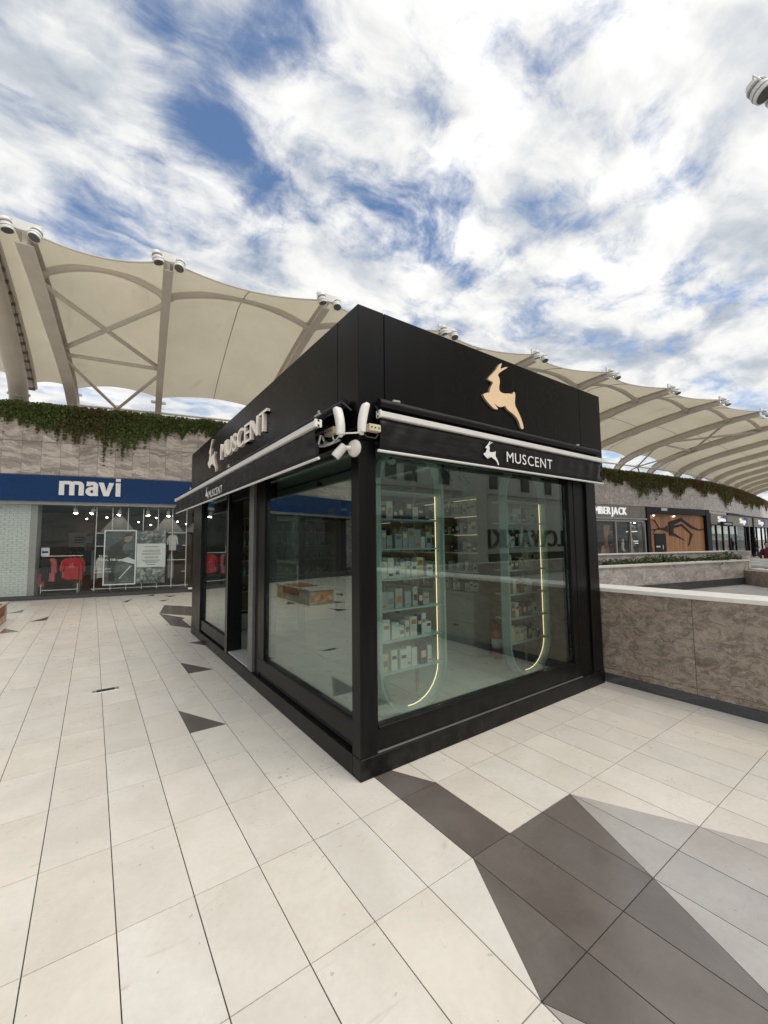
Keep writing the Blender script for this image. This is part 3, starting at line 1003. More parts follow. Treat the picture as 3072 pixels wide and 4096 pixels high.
# white grid rack behind the glass
rk = thing('grid_rack', FP(1.4, -.3, .1), 'tall white metal grid rack behind the store glass', 'rack')
ups = [.015 + .435 * k for k in range(7)]
for x in ups: MB().tube([FP(x, -.30, .16), FP(x, -.30, 2.86)], .013, 6).build('upright', 'white_paint', rk)
MB().tube([FP(-.06, -.30, .22), FP(2.7, -.30, .22)], .014, 6).build('bottom_rail', 'white_paint', rk)
for (xa, xb, z) in ((.015, .45, 2.02), (.015, .45, 1.60), (.015, .45, .75), (2.05, 2.62, 2.03), (2.05, 2.62, 1.10), (2.5, 2.62, .7), (2.5, 2.62, 1.6)):
    MB().tube([FP(xa, -.305, z), FP(xb, -.305, z)], .012, 6).build('crossbar', 'white_paint', rk)
# framed poster
po = thing('framed_poster', FP(.72, -.2, .33), 'white framed poster of a man bending over his work', 'poster')
x0, x1, z0, z1 = .262, 1.155, .33, 2.12
for (a, b, c, d) in ((x0, x1, z0, z0 + .035), (x0, x1, z1 - .035, z1), (x0, x0 + .03, z0 + .035, z1 - .035), (x1 - .03, x1, z0 + .035, z1 - .035)):
    SB(a, b, -.215, -.19, c, d).build('frame', 'sign_white', po)
pic_ = SB(x0 + .03, x1 - .03, -.214, -.205, z0 + .035, z1 - .035).build('picture', 'print_room', po)
fpz = lambda u, v, w: FP(x0 + u, -.204 + w, z0 + v)
def flat(poly, d, name, mat, par, mp=fpz): MB().prism(poly, 0, d, mp).build(name, mat, par)
flat([(.12, .62), (.10, 1.0), (.17, 1.24), (.32, 1.38), (.48, 1.47), (.60, 1.50), (.63, 1.40), (.52, 1.28), (.50, 1.10), (.60, .98), (.72, 1.02), (.70, .94), (.52, .84), (.36, .80), (.30, .55), (.32, .12), (.16, .12)], .002, 'printed_figure', 'poster_dark', pic_)
flat([(.55, 1.42), (.56, 1.56), (.62, 1.65), (.72, 1.65), (.78, 1.56), (.74, 1.45), (.66, 1.38)], .003, 'printed_head', 'cloth_tan', pic_)
flat([(.55, 1.56), (.60, 1.68), (.72, 1.69), (.80, 1.60), (.70, 1.60)], .004, 'printed_cap', 'ink', pic_)
flat([(.40, .80), (.86, .66), (.86, .80), (.66, .90)], .002, 'printed_table', 'paper', pic_)
flat([(.42, .20), (.45, .20), (.78, .62), (.74, .62)], .002, 'printed_trestle', 'paper', pic_)
for (s_, u, v, hgt, wd) in (('Kreas', -.12, .93, .055, .23), ('Mavi, Hikayen', -.12, .79, .075, .72), ('Mark, James', -.12, .52, .04, .32), ('New York', -.12, .42, .04, .34)):
    letters(s_, wd, hgt, lambda a, b, w, u=u, v=v: FP(x0 + u + a, -.188 + w, z0 + v + b), .003, 'printed_words', 'sign_white', po, bold=.012, gap=.08, joined=True)
pp = thing('picture_panel', FP(1.58, -.2, .3), 'dark printed picture panel right of the framed poster', 'poster')
SB(1.16, 2.0, -.214, -.205, .35, 2.1).build('picture', 'print_photo', pp)
nt = thing('notice_sheet', FP(1.58, -.2, .88), 'white notice sheet with lines of small text', 'notice')
SB(1.172, 2.006, -.203, -.198, .884, 1.668).build('sheet', 'paper', nt)
for i, (w_, z_) in enumerate(((.42, 1.56), (.50, 1.44), (.50, 1.405), (.54, 1.345), (.54, 1.31), (.40, 1.22), (.40, 1.185), (.52, 1.11), (.46, 1.075), (.36, 1.03), (.24, .965))):
    SB(1.59 - w_ / 2, 1.59 + w_ / 2, -.1978, -.1965, z_ - .007, z_ + .008).build('text_line', 'ink' if i in (0, 10) else 'ink_grey', nt)


def garment(x, o, ztop, w, hgt, mat, label, sleeves=True, nm='shirt'):
    s_ = w
    poly = [(-.5 * s_, 0), (.5 * s_, 0), (.5 * s_, hgt * .72)]
    if sleeves: poly += [(.62 * s_, hgt * .35), (.80 * s_, hgt * .38), (.70 * s_, hgt * .80), (.5 * s_, hgt * .93)]
    poly += [(.16 * s_, hgt), (0, hgt * .95), (-.16 * s_, hgt)]
    if sleeves: poly += [(-.5 * s_, hgt * .93), (-.70 * s_, hgt * .80), (-.80 * s_, hgt * .38), (-.62 * s_, hgt * .35)]
    poly += [(-.5 * s_, hgt * .72)]
    mb = MB(); mb.prism([(x + u, ztop - hgt + v) for u, v in poly], o - .05, o + .05, lambda u, v, w_: FP(u, w_, v))
    one(mb, nm, mat, label, 'clothes', 'clothes hanging in the shop window')


garment(-.62, -.50, 1.25, .36, .70, 'cloth_red', 'bright red hooded sweatshirt with pale print on the low rail')
pr_ = MB(); pr_.prism([(-.70, .92), (-.54, .92), (-.54, .98), (-.58, .98), (-.58, 1.08), (-.61, 1.08), (-.61, 1.0), (-.64, 1.0), (-.64, 1.06), (-.67, 1.06), (-.67, .98), (-.70, .98)], -.448, -.446, lambda u, v, w: FP(u, w, v))
one(pr_, 'chest_print', 'cloth_pink', 'pale castle shaped print on the red sweatshirt', 'print')
garment(-.46, -.60, 1.24, .20, .72, 'cloth_orange', 'orange red sweatshirt behind the bright red one')
garment(-.80, -.62, 1.2, .20, .60, 'cloth_pink', 'pink shirt left of the bright red sweatshirt')
garment(-1.30, -.50, 1.24, .17, .72, 'cloth_black', 'black shirt at the left end of the low rail')
garment(-1.16, -.58, 1.24, .16, .74, 'cloth_pink', 'pink shirt beside the black shirt on the low rail')
garment(-1.42, -.62, .85, .15, .50, 'cloth_pink', 'coral cloth hanging low beside the grey post')
garment(.14, -.45, 1.25, .16, .68, 'cloth_white', 'white shirt half hidden left of the framed poster')
garment(2.20, -.45, 1.98, .22, .55, 'cloth_white', 'white shirt hanging high beside the picture panel')
garment(2.16, -.46, 1.33, .18, .85, 'shop_grey', 'grey trousers hanging below the white shirt', sleeves=False)
garment(2.42, -.48, 1.98, .20, .62, 'cloth_navy', 'navy shirt hanging beside the white shirt')
garment(-.02, -1.8, 2.1, .50, 1.0, 'cloth_navy', 'dark coats hanging deep inside the store')
lr = thing('low_clothes_rail', FP(-.9, -.5, .1), 'low white clothes rail behind the window with red shirts', 'clothes rail')
MB().tube([FP(-1.42, -.5, 1.30), FP(-.34, -.5, 1.30)], .014, 6).build('rail', 'white_paint', lr)
MB().tube([FP(-1.40, -.5, .23), FP(-.44, -.5, .23)], .014, 6).build('foot_rail', 'white_paint', lr)
for x in (-1.40, -.46):
    MB().tube([FP(x, -.5, .13), FP(x, -.5, .42)], .014, 6).build('leg', 'white_paint', lr)
    MB().tube([FP(x + .02, -.62, .13), FP(x + .02, -.62, 1.28)], .010, 6).build('post', 'wire_grey', lr)
sg = thing('small_sign', FP(-1.32, -.5, 1.31), 'small white sign with a blue mark on the low rail', 'sign')
SB(-1.43, -1.22, -.505, -.495, 1.315, 1.57).build('card', 'paper', sg)
SB(-1.41, -1.25, -.494, -.492, 1.40, 1.46).build('blue_mark', 'blue_sign', sg)
mir = thing('round_top_mirror', FP(-.40, -2.3, .1), 'round topped mirror with dark frame inside the store', 'mirror')
arc = [(-.14, .1), (.14, .1), (.14, 1.45)] + [(.14 * math.cos(a), 1.45 + .14 * math.sin(a)) for a in np.linspace(.3, PI - .3, 7)] + [(-.14, 1.45)]
MB().prism([(u - .40, v + .25) for u, v in arc], -2.32, -2.30, lambda u, v, w: FP(u, w, v)).build('frame', 'shop_dark', mir)
MB().prism([(u * .82 - .40, v * .96 + .28) for u, v in arc], -2.298, -2.292, lambda u, v, w: FP(u, w, v)).build('glass', 'shop_grey', mir)
wb = MB(); wb.tube([FP(3.0 - .28, .12, .13), FP(3.0 + .05, .12, .13)], .035, 8); wb.tube([FP(3.05, .12, .10), FP(3.05, .12, .24)], .04, 8)
one(wb, 'white_fitting', 'white_paint', 'small white fitting on the kerb beside the black kiosk', 'fitting')

# ================================================================== right hand shops
FO = Vector((24.0, 12.656, 0)); FT = Vector((.9917, -.1289, 0)); FNn = Vector((-.1289, -.9917, 0))
def LF(X, o, z):
    p = FO + FT * ((X - 24) / .9917) + FNn * o
    return (p.x, p.y, z)
def LB(x0, x1, o0, o1, z0, z1, mb=None): return (mb or MB()).box(x0, x1, o0, o1, z0, z1, fr=LF)


lj = thing('shoe_store', (26.5, 12.4, 0), 'store front with grey sign band and white serif sign letters ending in JACK', 'store')
for i in range(14): LB(21.0 + i * .62, 21.0 + i * .62 + .612, -.1, .05 + .006 * (i % 2), 3.03, 3.78).build('band_board', 'band_lumber', lj)
LB(20.8, 29.55, -.1, .14, 2.92, 3.02).build('ledge', 'frame_grey', lj)
LB(20.8, 29.48, -.1, .02, 2.78, 2.90).build('transom', 'frame_grey', lj)
for X in (21.2, 23.9, 26.35, 27.85, 29.40): LB(X - .05, X + .06, -.08, .06, .1, 2.78).build('mullion', 'frame_grey', lj)
for (a, b) in ((21.3, 23.84), (23.98, 26.28), (26.43, 27.78), (27.93, 29.33)): LB(a, b, -.03, -.018, .12, 2.77).build('window_pane', 'glass_shop', lj)
LB(20.8, 29.5, -.6, .06, -.004, .1).build('plinth', 'kerb_dark', lj)
LB(20.8, 29.5, -3.6, -3.5, .1, 2.9).build('back_wall', 'shop_dark', lj)
LB(20.8, 29.5, -3.5, -.12, 2.84, 2.90).build('shop_ceiling', 'shop_dark', lj)
LB(29.3, 29.41, -.36, -.14, .1, 2.7).build('white_screen', 'shop_grey', lj)
LB(27.6, 27.7, -2.4, -.9, .1, 2.75).build('partition', 'shop_brown', lj)
LB(26.3, 26.9, -.75, -.7, .6, 2.6).build('wood_panel', 'wood_plank', lj)
letters('LUMBERJACK', 3.86, .44, lambda u, v, w: LF(23.6 + u, .062 + w, 3.215 + v), .05, 'letter', 'sign_added_glow', lj, bold=.014, gap=.15)  # emission added to the letters so they stay white in the shade
LB(29.42, 29.5, -3.5, -.12, .1, 2.84).build('side_wall', 'shop_dark', lj)
for k, (oa, ob2, z) in enumerate(((-.45, -1.15, 2.16), (-.40, -.70, 1.52), (-.40, -.70, 1.38), (-1.0, -1.3, 2.05))):
    one(LB(29.30, 29.41, ob2, oa, z, z + .05), 'lit_shelf', 'shelf_glow' if k != 3 else 'shop_wall', ['long bright shelf high in the window under the white serif letters', 'upper bright short shelf beside the brown coated mannequin', 'lower bright short shelf beside the brown coated mannequin', 'dull short shelf above the white topped mannequin'][k], 'shelf', 'lit shelves in the shoe store')
for k, X in enumerate((28.5, 28.95)):
    one(MB().lathe([(.05, 0), (.05, .04)], 10, LF(X, -.35, 2.72)), 'downlight', 'lamp_glow_far', ['left', 'right'][k] + ' small bright downlight in the store beside the timber entrance', 'downlight', 'downlights in the shoe store')
one(MB().lathe([(.02, 0), (.2, .08), (.26, .2), (.2, .32), (.02, .4)], 14, LF(28.9, -.5, 2.22)), 'globe_lamp', 'shop_grey', 'dull round globe hanging in the store window', 'lamp', smooth=True)

# ------------------------------------------------------------------ people and mannequins (one continuous skinned body each)
def body(name, loc, rz, mats, label, cat, height=1.72, pose='stand', group=None, hair=True):
    """mats: (top, legs, skin, shoes)"""
    H = height
    J = {'pelvis': (0, 0, .53), 'belly': (0, .01, .60), 'chest': (0, .005, .72), 'neck0': (0, 0, .815), 'neck': (0, -.005, .85), 'head': (0, -.012, .905), 'crown': (0, -.005, .975),
         'shl': (-.105, 0, .80), 'ell': (-.14, .02, .64), 'wrl': (-.135, -.04, .51), 'hal': (-.13, -.055, .465),
         'shr': (.105, 0, .80), 'elr': (.14, .02, .64), 'wrr': (.135, -.04, .51), 'har': (.13, -.055, .465),
         'hil': (-.055, 0, .50), 'knl': (-.06, -.012, .28), 'anl': (-.06, .02, .045), 'tol': (-.068, -.075, .018),
         'hir': (.055, 0, .50), 'knr': (.06, -.012, .28), 'anr': (.06, .02, .045), 'tor': (.068, -.075, .018)}
    if pose == 'walk':
        J['knl'] = (-.06, -.07, .29); J['anl'] = (-.06, -.06, .05); J['tol'] = (-.065, -.15, .03)
        J['knr'] = (.06, .02, .28); J['anr'] = (.06, .13, .06); J['tor'] = (.066, .06, .018)
        J['wrl'] = (-.13, -.10, .53); J['hal'] = (-.12, -.13, .50)
    if pose == 'arms':
        J['elr'] = (.15, -.02, .66); J['wrr'] = (.05, -.12, .66); J['har'] = (.02, -.14, .68)
    Rd = dict(pelvis=.085, belly=.082, chest=.09, neck0=.05, neck=.034, head=.054, crown=.034, shl=.045, ell=.031, wrl=.021, hal=.024, shr=.045, elr=.031, wrr=.021, har=.024,
              hil=.062, knl=.043, anl=.027, tol=.022, hir=.062, knr=.043, anr=.027, tor=.022)
    names = list(J)
    idx = {n_: i for i, n_ in enumerate(names)}
    E_ = [('pelvis', 'belly'), ('belly', 'chest'), ('chest', 'neck0'), ('neck0', 'neck'), ('neck', 'head'), ('head', 'crown'), ('chest', 'shl'), ('shl', 'ell'), ('ell', 'wrl'), ('wrl', 'hal'),
          ('chest', 'shr'), ('shr', 'elr'), ('elr', 'wrr'), ('wrr', 'har'), ('pelvis', 'hil'), ('hil', 'knl'), ('knl', 'anl'), ('anl', 'tol'), ('pelvis', 'hir'), ('hir', 'knr'), ('knr', 'anr'), ('anr', 'tor')]
    me = bpy.data.meshes.new(name)
    me.from_pydata([tuple(c * H for c in J[n_]) for n_ in names], [(idx[a], idx[b]) for a, b in E_], [])
    ob = bpy.data.objects.new(name, me); COL.objects.link(ob)
    sk = ob.modifiers.new('skin', 'SKIN'); sk.use_smooth_shade = True
    for i, n_ in enumerate(names):
        sv = me.skin_vertices[0].data[i]; sv.radius = (Rd[n_] * H, Rd[n_] * H * (.72 if n_ in ('pelvis', 'belly', 'chest') else 1)); sv.use_root = (n_ == 'pelvis')
    sb = ob.modifiers.new('sub', 'SUBSURF'); sb.levels = 1; sb.render_levels = 1
    dg = bpy.context.evaluated_depsgraph_get()
    m2 = bpy.data.meshes.new_from_object(ob.evaluated_get(dg))
    bpy.data.objects.remove(ob); bpy.data.meshes.remove(me)
    zmin = min(v.co.z for v in m2.vertices)
    for v in m2.vertices: v.co.z -= zmin
    m2.materials.clear()
    for mm in mats: m2.materials.append(MATS[mm])
    for p in m2.polygons:
        z = p.center.z / H; xa = abs(p.center.x) / H
        p.material_index = 2 if (z > .845 or (xa > .10 and z < .50 and z > .40)) else (3 if z < .05 else (0 if z > .51 or xa > .115 else 1))
        p.use_smooth = True
    root = bpy.data.objects.new(name, m2); COL.objects.link(root)
    root.location = loc; root.rotation_euler = (0, 0, rz)
    tag(root, label, cat, group)
    if hair:
        hm = MB()
        pts = [(0, .012 * H, .985 * H - zmin)]
        for i in range(1, 6):
            for k in range(12):
                th = i / 5 * 1.9; a = 2 * PI * k / 12
                if math.sin(a) < -.2 and th > .85: th = .85
                pts.append((.056 * H * math.sin(th) * math.cos(a), .004 * H + .066 * H * math.sin(th) * math.sin(a) + .004, .925 * H - zmin + .072 * H * math.cos(th)))
        fs = [(0, 1 + k, 1 + (k + 1) % 12) for k in range(12)] + [(1 + (i - 1) * 12 + k, 1 + i * 12 + k, 1 + i * 12 + (k + 1) % 12, 1 + (i - 1) * 12 + (k + 1) % 12) for i in range(1, 5) for k in range(12)]
        hm.add(pts, fs); hm.build('hair', 'hair', root, smooth=True, local=True)
        fm = MB()
        fz = .908 * H - zmin; fyv = -.012 * H - .056 * H
        for s_ in (-1, 1):
            fm.lathe([(.002, 0), (.009, .003), (.009, .006), (.002, .009)], 8, (s_ * .020 * H, fyv + .010, fz + .012 * H), (0, -1, 0))
        fm.build('eyes', 'hair', root, local=True)
        MB().add([(0, fyv - .022, fz - .012), (-.013, fyv + .012, fz - .018), (.013, fyv + .012, fz - .018), (0, fyv + .008, fz + .02)], [(0, 1, 2), (0, 2, 3), (0, 3, 1), (1, 3, 2)]).build('nose', mats[2], root, local=True)
    return root


body('mannequin', LF(26.35, -.35, .45), .2, ('cloth_navy', 'cloth_maroon', 'cloth_tan', 'cloth_black'), 'mannequin in a dark top and tan cap beside the wood panel', 'mannequin', 1.85, hair=False)
body('mannequin', LF(27.55, -.33, .12), .3, ('cloth_white', 'cloth_black', 'mannequin', 'cloth_white'), 'pale headed mannequin in a white top and black trousers', 'mannequin', 1.65, hair=False)
body('mannequin', LF(28.5, -.33, .12), -.2, ('cloth_tan', 'shop_grey', 'mannequin', 'cloth_white'), 'pale headed mannequin in a brown coat behind the right window', 'mannequin', 1.68, 'arms', hair=False)
for k, X in enumerate((25.6, 26.3)):
    mb = MB(); mb.prism([(-.28, 0), (.28, 0), (.10, .75), (-.10, .75)], -.02, .02, lambda u, v, w, X=X: LF(X + u, -.35 + w, .55 + v))
    one(mb, 'trousers', 'cloth_tan', ['tan trousers spread beside the kiosk edge in the far window', 'tan trousers spread under the dark topped mannequin'][k], 'clothes')

# ------------------------------------------------------------------ timber lined entrance
en = thing('timber_entrance', (33.5, 11.5, 0), 'timber lined building entrance with black branch shapes and dark frame', 'entrance')
LB(29.56, 29.92, -.3, .14, .0, 3.80).build('frame_post', 'frame_dark', en)
LB(37.1, 37.55, -.3, .14, .0, 3.80).build('frame_post', 'frame_dark', en)
LB(29.92, 37.1, -.1, .12, 3.36, 3.80).build('frame_beam', 'frame_dark', en)
LB(29.9, 37.1, -.9, -.12, 3.28, 3.36).build('ceiling_board', 'wood_plank', en)
for X in (31.0, 33.5, 35.8): MB().lathe([(.05, 0), (.05, .03)], 12, LF(X, -.24, 3.25)).build('ceiling_spot', 'lamp_glow_far', en)
nw = 10
for k in range(nw):        # left part with the door
    a = 29.92 + k * (32.9 - 29.92) / nw; b = a + (32.9 - 29.92) / nw - .008
    LB(a, b, -.45, -.36 + .006 * (k % 3), .0, 3.28).build('plank', 'wood_plank', en)
def EF(u, o, z):          # right hand wall, turning out from the inner corner to the frame
    A = Vector(LF(32.9, -.36, 0)); B = Vector(LF(37.08, -.06, 0)); t = (B - A).normalized(); n = Vector((t.y, -t.x, 0))
    p = A + t * u + n * o
    return (p.x, p.y, z)
LE = 4.2
for k in range(14):
    a = k * LE / 14
    MB().box(a, a + LE / 14 - .008, -.06, .006 * (k % 3), 0, 3.28, fr=EF).build('plank', 'wood_plank', en)
brA = [(.05, 2.85), (.4, 2.95), (1.5, 3.16), (2.7, 2.60), (3.5, 2.36), (4.15, 2.42), (4.15, 2.34), (3.5, 2.25), (2.6, 2.42), (1.5, 2.94), (.6, 2.66), (.5, 2.60), (1.55, 2.74), (2.75, 1.98), (2.2, 1.15), (2.15, 1.15), (2.5, 2.0), (1.5, 2.58), (.55, 2.42), (.5, 2.1), (.75, 2.0), (1.85, 1.52), (.6, 1.88), (.05, 1.92)]
MB().prism(brA, .02, .045, lambda u, v, w: EF(u, w, v)).build('branch_shape', 'black_gap', en)
brB = [(32.8, 2.62), (32.4, 2.46), (31.8, 2.42), (31.3, 2.95), (30.9, 3.02), (31.3, 2.86), (31.65, 2.42), (31.3, 2.36), (30.6, 2.30), (31.2, 2.28), (30.9, 1.95), (31.1, 2.15), (31.4, 2.30), (32.3, 2.28), (32.8, 2.14)]
MB().prism(brB, -.34, -.32, lambda u, v, w: LF(u, w, v)).build('branch_shape', 'black_gap', en)
edr = LB(31.15, 32.45, -.345, -.30, .0, 2.04).build('door', 'frame_dark', en)
LB(31.2, 31.7, -.298, -.295, 1.10, 1.20).build('door_notice', 'paper', edr)
LB(31.95, 32.02, -.298, -.27, .95, 1.25).build('door_handle', 'silver', edr)
LB(30.5, 30.8, -.345, -.31, .3, 1.1).build('wall_panel', 'shop_dark', en)
es = thing('exit_plate', LF(31.5, .12, 3.62), 'small green and white plate on the dark entrance beam', 'sign')
LB(31.25, 31.95, .125, .15, 3.58, 3.76).build('plate', 'opp_band', es)
LB(31.4, 31.8, .151, .153, 3.63, 3.71).build('mark', 'paper', es)

# ------------------------------------------------------------------ store with repeated white and blue signs
GO = Vector((37.6, 11.04, 0)); GT = Vector((.9998, .02, 0)); GN = Vector((.02, -.9998, 0))
def GF(X, o, z):
    p = GO + GT * (X - 37.6) + GN * o
    return (p.x, p.y, z)
def GB(x0, x1, o0, o1, z0, z1): return MB().box(x0, x1, o0, o1, z0, z1, fr=GF)
s3 = thing('sports_store', (45, 11.2, 0), 'store front with taupe sign band and repeated white and blue signs', 'store')
GB(37.7, 62, -.1, .05, 2.75, 3.60).build('sign_band', 'band_taupe', s3)
GB(42.9, 62, -.1, .10, 3.60, 3.72).build('band_cap', 'frame_dark', s3)
GB(37.7, 42.8, -.15, .02, 3.58, 3.78).build('lintel', 'marble_far', s3)
for X in (38.3, 50.7, 57.0): GB(X - .14, X + .14, -.15, .12, 0, 3.65).build('column', 'frame_dark', s3)
for X in (40.0, 41.65, 43.4, 45.2, 48.2, 49.3, 52.2, 54.0, 55.5): GB(X - .06, X + .06, -.1, .03, 0, 2.75).build('mullion', 'frame_dark', s3)
for (a, b) in ((38.45, 39.93), (40.07, 41.58), (41.72, 43.33), (43.47, 45.13), (45.27, 48.1), (49.4, 50.5), (50.9, 52.1), (52.3, 53.9), (54.1, 56.8)): GB(a, b, -.04, -.025, .08, 2.72).build('window_pane', 'glass_shop', s3)
GB(37.7, 62, -4.0, -3.9, 0, 3.0).build('back_wall', 'shop_dark', s3)
GB(37.7, 62, -3.9, -.12, 2.78, 2.86).build('shop_ceiling', 'shop_dark', s3)
for X in (44.0, 47.5, 51.2, 56.0): GB(X, X + .1, -3.8, -.9, .1, 2.78).build('inner_partition', 'shop_grey' if X < 46 else 'shop_dark', s3)
GB(37.7, 62, -3.9, -.12, .0, .07).build('shop_floor', 'shop_floor', s3)
GB(38.6, 47.0, -.35, -.30, 2.05, 2.70).build('lit_fascia', 'sign_white', s3)
GB(46.1, 48.0, -1.2, -1.1, .1, 2.6).build('inner_wall', 'shop_brown', s3)
GB(38.4, 39.6, -1.0, -.9, .1, 2.0).build('display_panel', 'shop_wall', s3)
for k, (a, b) in enumerate(((40.3, 42.9), (46.3, 48.9), (52.6, 55.3))):
    GB(a + 1.5, b, .052, .07, 2.86, 3.52).build('blue_square', 'sign_blue', s3)
    letters('Sap', 1.75, .42, lambda u, v, w, a=a: GF(a + u, .075 + w, 3.0 + v), .05, 'letter', 'sign_added_glow', s3, bold=.045, gap=.02)  # same added emission whitens these letters
bx_ = thing('projecting_sign', GF(40, .5, 2.7), 'black projecting box sign with a line of small white words', 'sign')
GB(38.9, 41.5, .55, .70, 2.62, 2.95).build('box', 'black_gap', bx_)
for k in range(9): GB(39.35 + k * .2, 39.5 + k * .2, .701, .705, 2.75, 2.83).build('word', 'paper', bx_)
GB(39.95, 40.05, .1, .55, 2.75, 2.85).build('arm', 'frame_dark', bx_)
body('mannequin', GF(38.75, -.4, .1), .2, ('shop_grey', 'frame_grey', 'mannequin', 'shop_grey'), 'grey mannequin at the left end of the far sports store', 'mannequin', 1.8, hair=False)
body('mannequin', GF(41.0, -.7, .1), .6, ('cloth_tan', 'cloth_tan', 'cloth_tan', 'cloth_tan'), 'tan mannequin leaning in the far sports store window', 'mannequin', 1.8, 'walk', hair=False)
body('person', GF(47.4, .8, .0), .3, ('cloth_black', 'cloth_jeans', 'skin', 'cloth_black'), 'person in black walking past the dark doorway of the far store', 'person', 1.74, 'walk')

# ================================================================== planter, terrace wall, far slab and passer-by beyond the parapet
def wallseg(A, B, th, z0, z1, mb=None):
    A = Vector((A[0], A[1], 0)); B = Vector((B[0], B[1], 0)); t = (B - A).normalized(); n = Vector((-t.y, t.x, 0))
    q = [A, B, B + n * th, A + n * th]
    vs = [(p.x, p.y, z0) for p in q] + [(p.x, p.y, z1) for p in q]
    return (mb or MB()).add(vs, [(3, 2, 1, 0), (4, 5, 6, 7), (0, 1, 5, 4), (1, 2, 6, 5), (2, 3, 7, 6), (3, 0, 4, 7)])


def run(A, B, n):
    A = Vector(A); B = Vector(B)
    return [(A.lerp(B, i / n), A.lerp(B, (i + 1) / n)) for i in range(n)]


pl = thing('planter_wall', (15, 5.4, 0), 'pale veined marble planter wall with low green plants along its top', 'planter')
PA, PB = (9.0, 6.62), (19.3, 4.50)
for (a, b) in run(PA, PB, 5): wallseg(a + (b - a) * .003, b, .25, .0, .82).build('panel', 'marble_far', pl)
d_ = (Vector(PB) - Vector(PA)).normalized(); n_ = Vector((-d_.y, d_.x))
wallseg(Vector(PA) - n_ * .04, Vector(PB) - n_ * .04 + d_ * .03, .31, .82, .872).build('cap', 'marble_cap', pl)
wallseg(Vector(PA) - n_ * .025, Vector(PB) - n_ * .025, .05, .0, .24).build('skirting', 'marble_skirt', pl)
RA, RB = (9.2, 7.95), (19.75, 5.05)
for (a, b) in run(RA, RB, 5): wallseg(a + (b - a) * .003, b, .22, .0, 1.13).build('back_panel', 'marble_far', pl)
wallseg(Vector(RA) - n_ * .03, Vector(RB) - n_ * .03, .29, 1.13, 1.172).build('back_cap', 'marble_cap', pl)
MB().add([(9.0, 6.85, .70), (19.4, 4.74, .70), (19.7, 5.1, .70), (9.2, 7.98, .70)], [(0, 1, 2, 3)]).build('soil', 'soil', pl)
wallseg((19.30, 4.47), (19.46, 4.44), .62, 0, 1.18).build('end_post', 'marble_far', pl)
pk = 0
for i in range(26):
    t = (i + .5) / 26
    if .30 < t < .36: continue
    F_ = Vector(PA).lerp(Vector(PB), t); R_ = Vector(RA).lerp(Vector(RB), t)
    c = F_.lerp(R_, random.uniform(.45, .62))
    if c.x > 18.3 and random.random() < .6: continue
    pt = thing('planter_shrub', (c.x, c.y, .70), f'low glossy green shrub, {nth(i + 1)} along the marble planter from the kiosk', 'shrub', 'shrubs along the marble planter')
    mb = MB(); hh = random.uniform(.22, .40)
    for k in range(330):
        a = random.uniform(0, 2 * PI); rr = .36 * math.sqrt(random.random()); z = hh * random.random() * (1.15 - (rr / .40) ** 2 * .8)
        leaves(mb, (rr * math.cos(a), rr * math.sin(a), .02 + z), .085 * random.uniform(.7, 1.3), (0, 0, 1))
    mb.build('leaves', 'shrub_leaf', pt, local=True)
    mb = MB()
    for k in range(5):
        a = random.uniform(0, 2 * PI); mb.tube([(0, 0, 0), (.18 * math.cos(a), .18 * math.sin(a), hh * .8)], .006, 4)
    mb.build('stems', 'shop_brown', pt, local=True)

tw = thing('terrace_wall', (17, 2.8, 0), 'low brown marble terrace wall at the right edge of the picture', 'wall')
for (a, b) in run((19.30, 4.44), (14.2, -.6), 6): wallseg(b + (a - b) * .003, a, .3, 0, .50).build('panel', 'marble_brown', tw)
wallseg((14.2, -.6), (19.34, 4.48), -.36, .50, .545).build('cap', 'marble_cap', tw)
wb_ = thing('white_bench', (19.80, 4.29, .0), 'white slatted bench beyond the low brown wall', 'bench')
wb_.rotation_euler = (0, 0, -1.37)
for k, zz in enumerate((.60, .70, .80)): MB().bbox(-.28, .28, -.12 + .05 * k, -.05 + .05 * k, zz, zz + .088, .01).build('slat', 'white_paint', wb_, local=True)
MB().bbox(-.28, .28, -.1, .34, .545, .598, .01).build('seat', 'white_paint', wb_, local=True)
for s_ in (-.24, .24): MB().bbox(s_ - .03, s_ + .03, -.05, .30, .0, .545, .005).build('leg', 'white_paint', wb_, local=True)
body('person', (20.75, 4.24, .0), -1.1, ('cloth_maroon', 'cloth_black', 'skin', 'cloth_black'), 'person in a maroon jacket standing at the right edge beside the white bench', 'person', 1.52, 'stand')

# ================================================================== parapet beside the kiosk
pa = thing('stone_parapet', (5.0, 0, 0), 'brown veined marble parapet with white cap running past the kiosk', 'wall')
ys = [8.6, 7.5, 6.4, 5.3, 4.2, 3.1, 2.51, 1.585, .64, -.3, -1.25, -2.2, -3.15, -4.1, -5.0]
for a, b in zip(ys[:-1], ys[1:]):
    MB().box(4.852, 5.20, b + .002, a - .002, .10, .16 + .0).build('panel', 'marble_brown', pa)
    MB().box(4.850, 5.20, b + .002, a - .002, .163, 1.022).build('panel', 'marble_brown', pa)
for a, b in ((8.6, 3.0), (3.0, -.6), (-.6, -5.0)):
    MB().bbox(4.826, 5.225, b + .001, a - .001, 1.022, 1.068, .006).build('cap', 'marble_cap', pa)
for a, b in zip(ys[:-1:2], ys[2::2]): MB().box(4.843, 5.21, b + .001, a - .001, -.004, .098).build('skirting', 'marble_skirt', pa)

